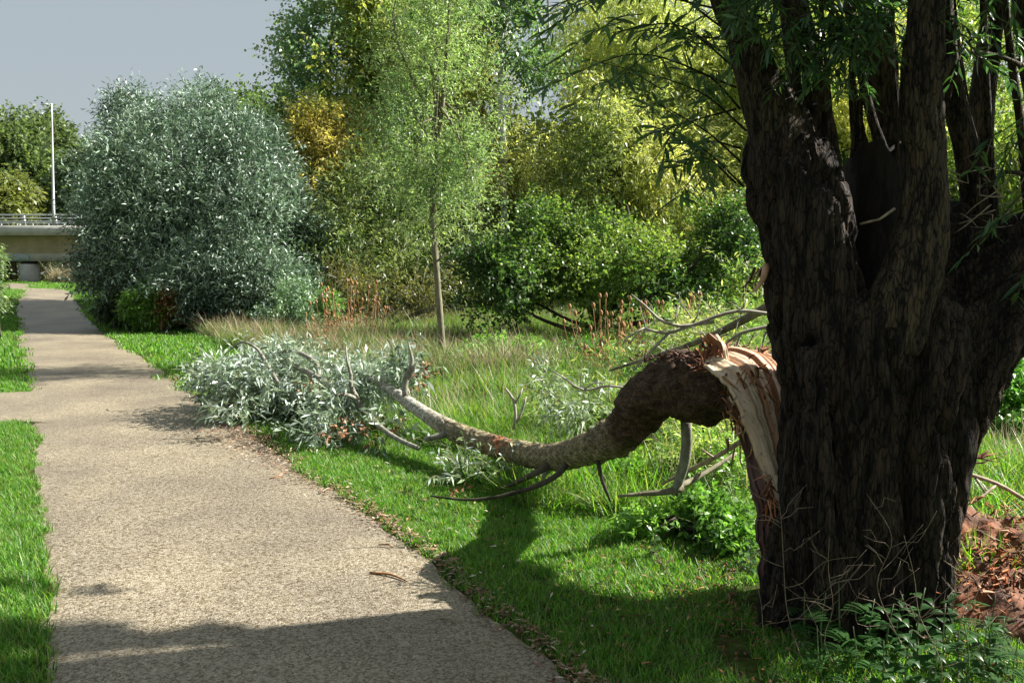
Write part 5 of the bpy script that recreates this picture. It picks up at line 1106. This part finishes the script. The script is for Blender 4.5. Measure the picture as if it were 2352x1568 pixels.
GC = [(.075, .20, .028), (.12, .28, .04), (.18, .34, .06), (.045, .13, .02), (.24, .28, .11)]
lawn = [tuft_mesh('lawn_tuft', 50, .062, .0026, .075, GC, .7, 300 + k, 2, .5) for k in range(5)]
lawnfar = [tuft_mesh('lawn_clump', 60, .09, .009, .32, GC, .7, 320 + k, 2, .5) for k in range(4)]
long_ = [tuft_mesh('long_tuft', 44, .26, .0032, .10, GC + [(.2, .24, .08)], .9, 310 + k, 3, .5) for k in range(5)]
MC = [(.05, .13, .025), (.08, .18, .03), (.10, .19, .045), (.15, .19, .07), (.24, .23, .12)]
meadow = [tuft_mesh('meadow_tuft', 50, .42, .0055, .22, MC, .7, 330 + k, 3, .4) for k in range(5)]
DC = [(.3, .25, .16), (.38, .33, .23), (.22, .18, .10), (.12, .15, .05)]
dry = [tuft_mesh('dry_tuft', 34, .62, .005, .24, DC, .7, 340 + k, 3, .6) for k in range(4)]
for d_ in dry: d_.data.materials[0] = MAT['drygrass']

stalks = [tuft_mesh('stalk_tuft', 5, .5, .0028, .12, [(.38, .33, .22), (.28, .22, .13), (.45, .42, .32)], .4, 350 + k, 3, .7) for k in range(4)]
for d_ in stalks: d_.data.materials[0] = MAT['drygrass']
def scat(n, x0, x1, y0, y1, seed, power=1.0):
    r = np.random.default_rng(seed); y = y0 + (y1 - y0) * r.random(n) ** power; x = x0 + (x1 - x0) * r.random(n); return x, y, r
def vis(x, y, m_=.6): return (np.abs(x) < .62 * y + m_)
def trunkmask(x, y): return ((x - 1.60) ** 2 + (y - 4.2) ** 2) > .45 ** 2
def verge_w(y): return np.interp(y, [0, 4, 6, 8, 10, 14, 20, 30, 45], [4.5, 3.4, 2.8, 2.3, 2.0, 2.3, 2.7, 2.9, 3.2])
def place(nm, x, y, r, protos, s0, s1, label, cat, tilt=.12, zs=1.0):
    n = len(x); P = np.stack([x, y, height(x, y)], -1); rot = np.stack([r.normal(size=n) * tilt, r.normal(size=n) * tilt, r.random(n) * 6.28], -1)
    s = r.uniform(s0, s1, n) * (1 + .3 * noise(P, 1.1, 8)); gn_scatter(nm, P, rot, np.stack([s, s, s * zs], -1), protos, label, cat)
# near lawn
x, y, r = scat(60000, -9, 4, 2.6, 13, 401, 1.35); dl = pathL(y) - x; dr = x - pathR(y)
rag = .03 * noise(np.stack([x, y, x * 0], -1), 9, 77) + .04 * r.random(len(x)); edge_ok = (dl > -.005 + rag) | (dr > .0 + rag)
k = vis(x, y) & edge_ok & ~on_side(x, y) & trunkmask(x, y) & (dr < verge_w(y) + .5); k &= (r.random(len(x)) < np.clip(1.0 - .05 * y, .3, 1))
k &= ~((dr > 0) & (y < 3.9) & (x > .9) & (noise(np.stack([x, y, x * 0], -1), 3, 7) > .45))
place('lawn_grass', x[k], y[k], r, lawn, .75, 1.25, 'short green lawn grass on both verges of the near path', 'grass')
x, y, r = scat(30000, -40, 4, 12, 60, 402, 1.5); dl = pathL(y) - x; dr = x - pathR(y)
k = vis(x, y, 1) & ((dl > .05) | (dr > .05)) & ~on_side(x, y) & (dr < verge_w(y) + 1)
place('far_lawn_grass', x[k], y[k], r, lawnfar, .7, 1.1, 'mown green grass beside the far stretch of the path', 'grass')
x, y, r = scat(7000, -62, 0, 56, 100, 403); dl = pathL(y) - x; dr = x - pathR(y)
k = vis(x, y, 1) & (((dl > .4) | (dr > .4)) | (y > 81)) & (x < -20)
place('distant_lawn_grass', x[k], y[k], r, lawnfar, 1.6, 2.4, 'green grass round the bridge pier', 'grass', zs=.6)
# longer lush grass beyond the bough and at the trunk
x, y, r = scat(17000, -3.5, 6, 3.6, 12.5, 404, 1.2); dr = x - pathR(y); w0 = verge_w(y) * .55
nn = noise(np.stack([x, y, x * 0], -1), .9, 12)
k = vis(x, y) & (dr > w0 + nn * .5) & (dr > .5) & trunkmask(x, y) & ~((y < 4.3) & (x > -.1))
k &= r.random(len(x)) < np.where(y > 6.2, 1, .45)
place('long_grass', x[k], y[k], r, long_, .6, 1.15, 'long lush green grass round and behind the torn bough', 'grass', .2)
x, y, r = scat(4200, -3.5, 6, 4.6, 14, 414, 1.2); dr = x - pathR(y); k = vis(x, y) & (dr > verge_w(y) * .8) & trunkmask(x, y) & (noise(np.stack([x, y, x * 0], -1), 1.1, 19) > -.1) & ~((y < 5.2) & (x > .2))
place('pale_stalks', x[k], y[k], r, stalks, .6, 1.2, 'pale dry stalks standing in the rough grass behind the torn bough', 'dry grass', .25)
# meadow
x, y, r = scat(22000, -16, 16, 10, 33, 405, 1.15); dr = x - pathR(y)
k = vis(x, y, 1) & (dr > verge_w(y) * .95 + .4 * noise(np.stack([x, y, x * 0], -1), .8, 3)); 
place('meadow_grass', x[k], y[k], r, meadow, .6, 1.15, 'rough green and straw-coloured meadow grass below the trees', 'grass', .15)
x, y, r = scat(9000, -17, 4, 12.5, 31, 406); dr = x - pathR(y) - verge_w(y)
nn = noise(np.stack([x, y, x * 0], -1), .5, 31)
k = vis(x, y, 1) & (dr > -.2) & ((dr < 3.2) | (nn > .25)) & (r.random(len(x)) < np.where(dr < 3.2, .55, .3))
place('dry_grass', x[k], y[k], r, dry, .6, 1.1, 'tall bleached dry grass between the verge and the silver willow', 'dry grass', .15)
x, y, r = scat(1800, -60, -28, 76, 84, 407); k = (x > W(124, 600, 1).x * y) & (x > pathR(np.minimum(y, 81)) + .5) 
place('distant_dry_grass', x[k], y[k], r, dry, 1.6, 2.6, 'tall bleached dry grass bank right of the bridge pier', 'dry grass', .15)
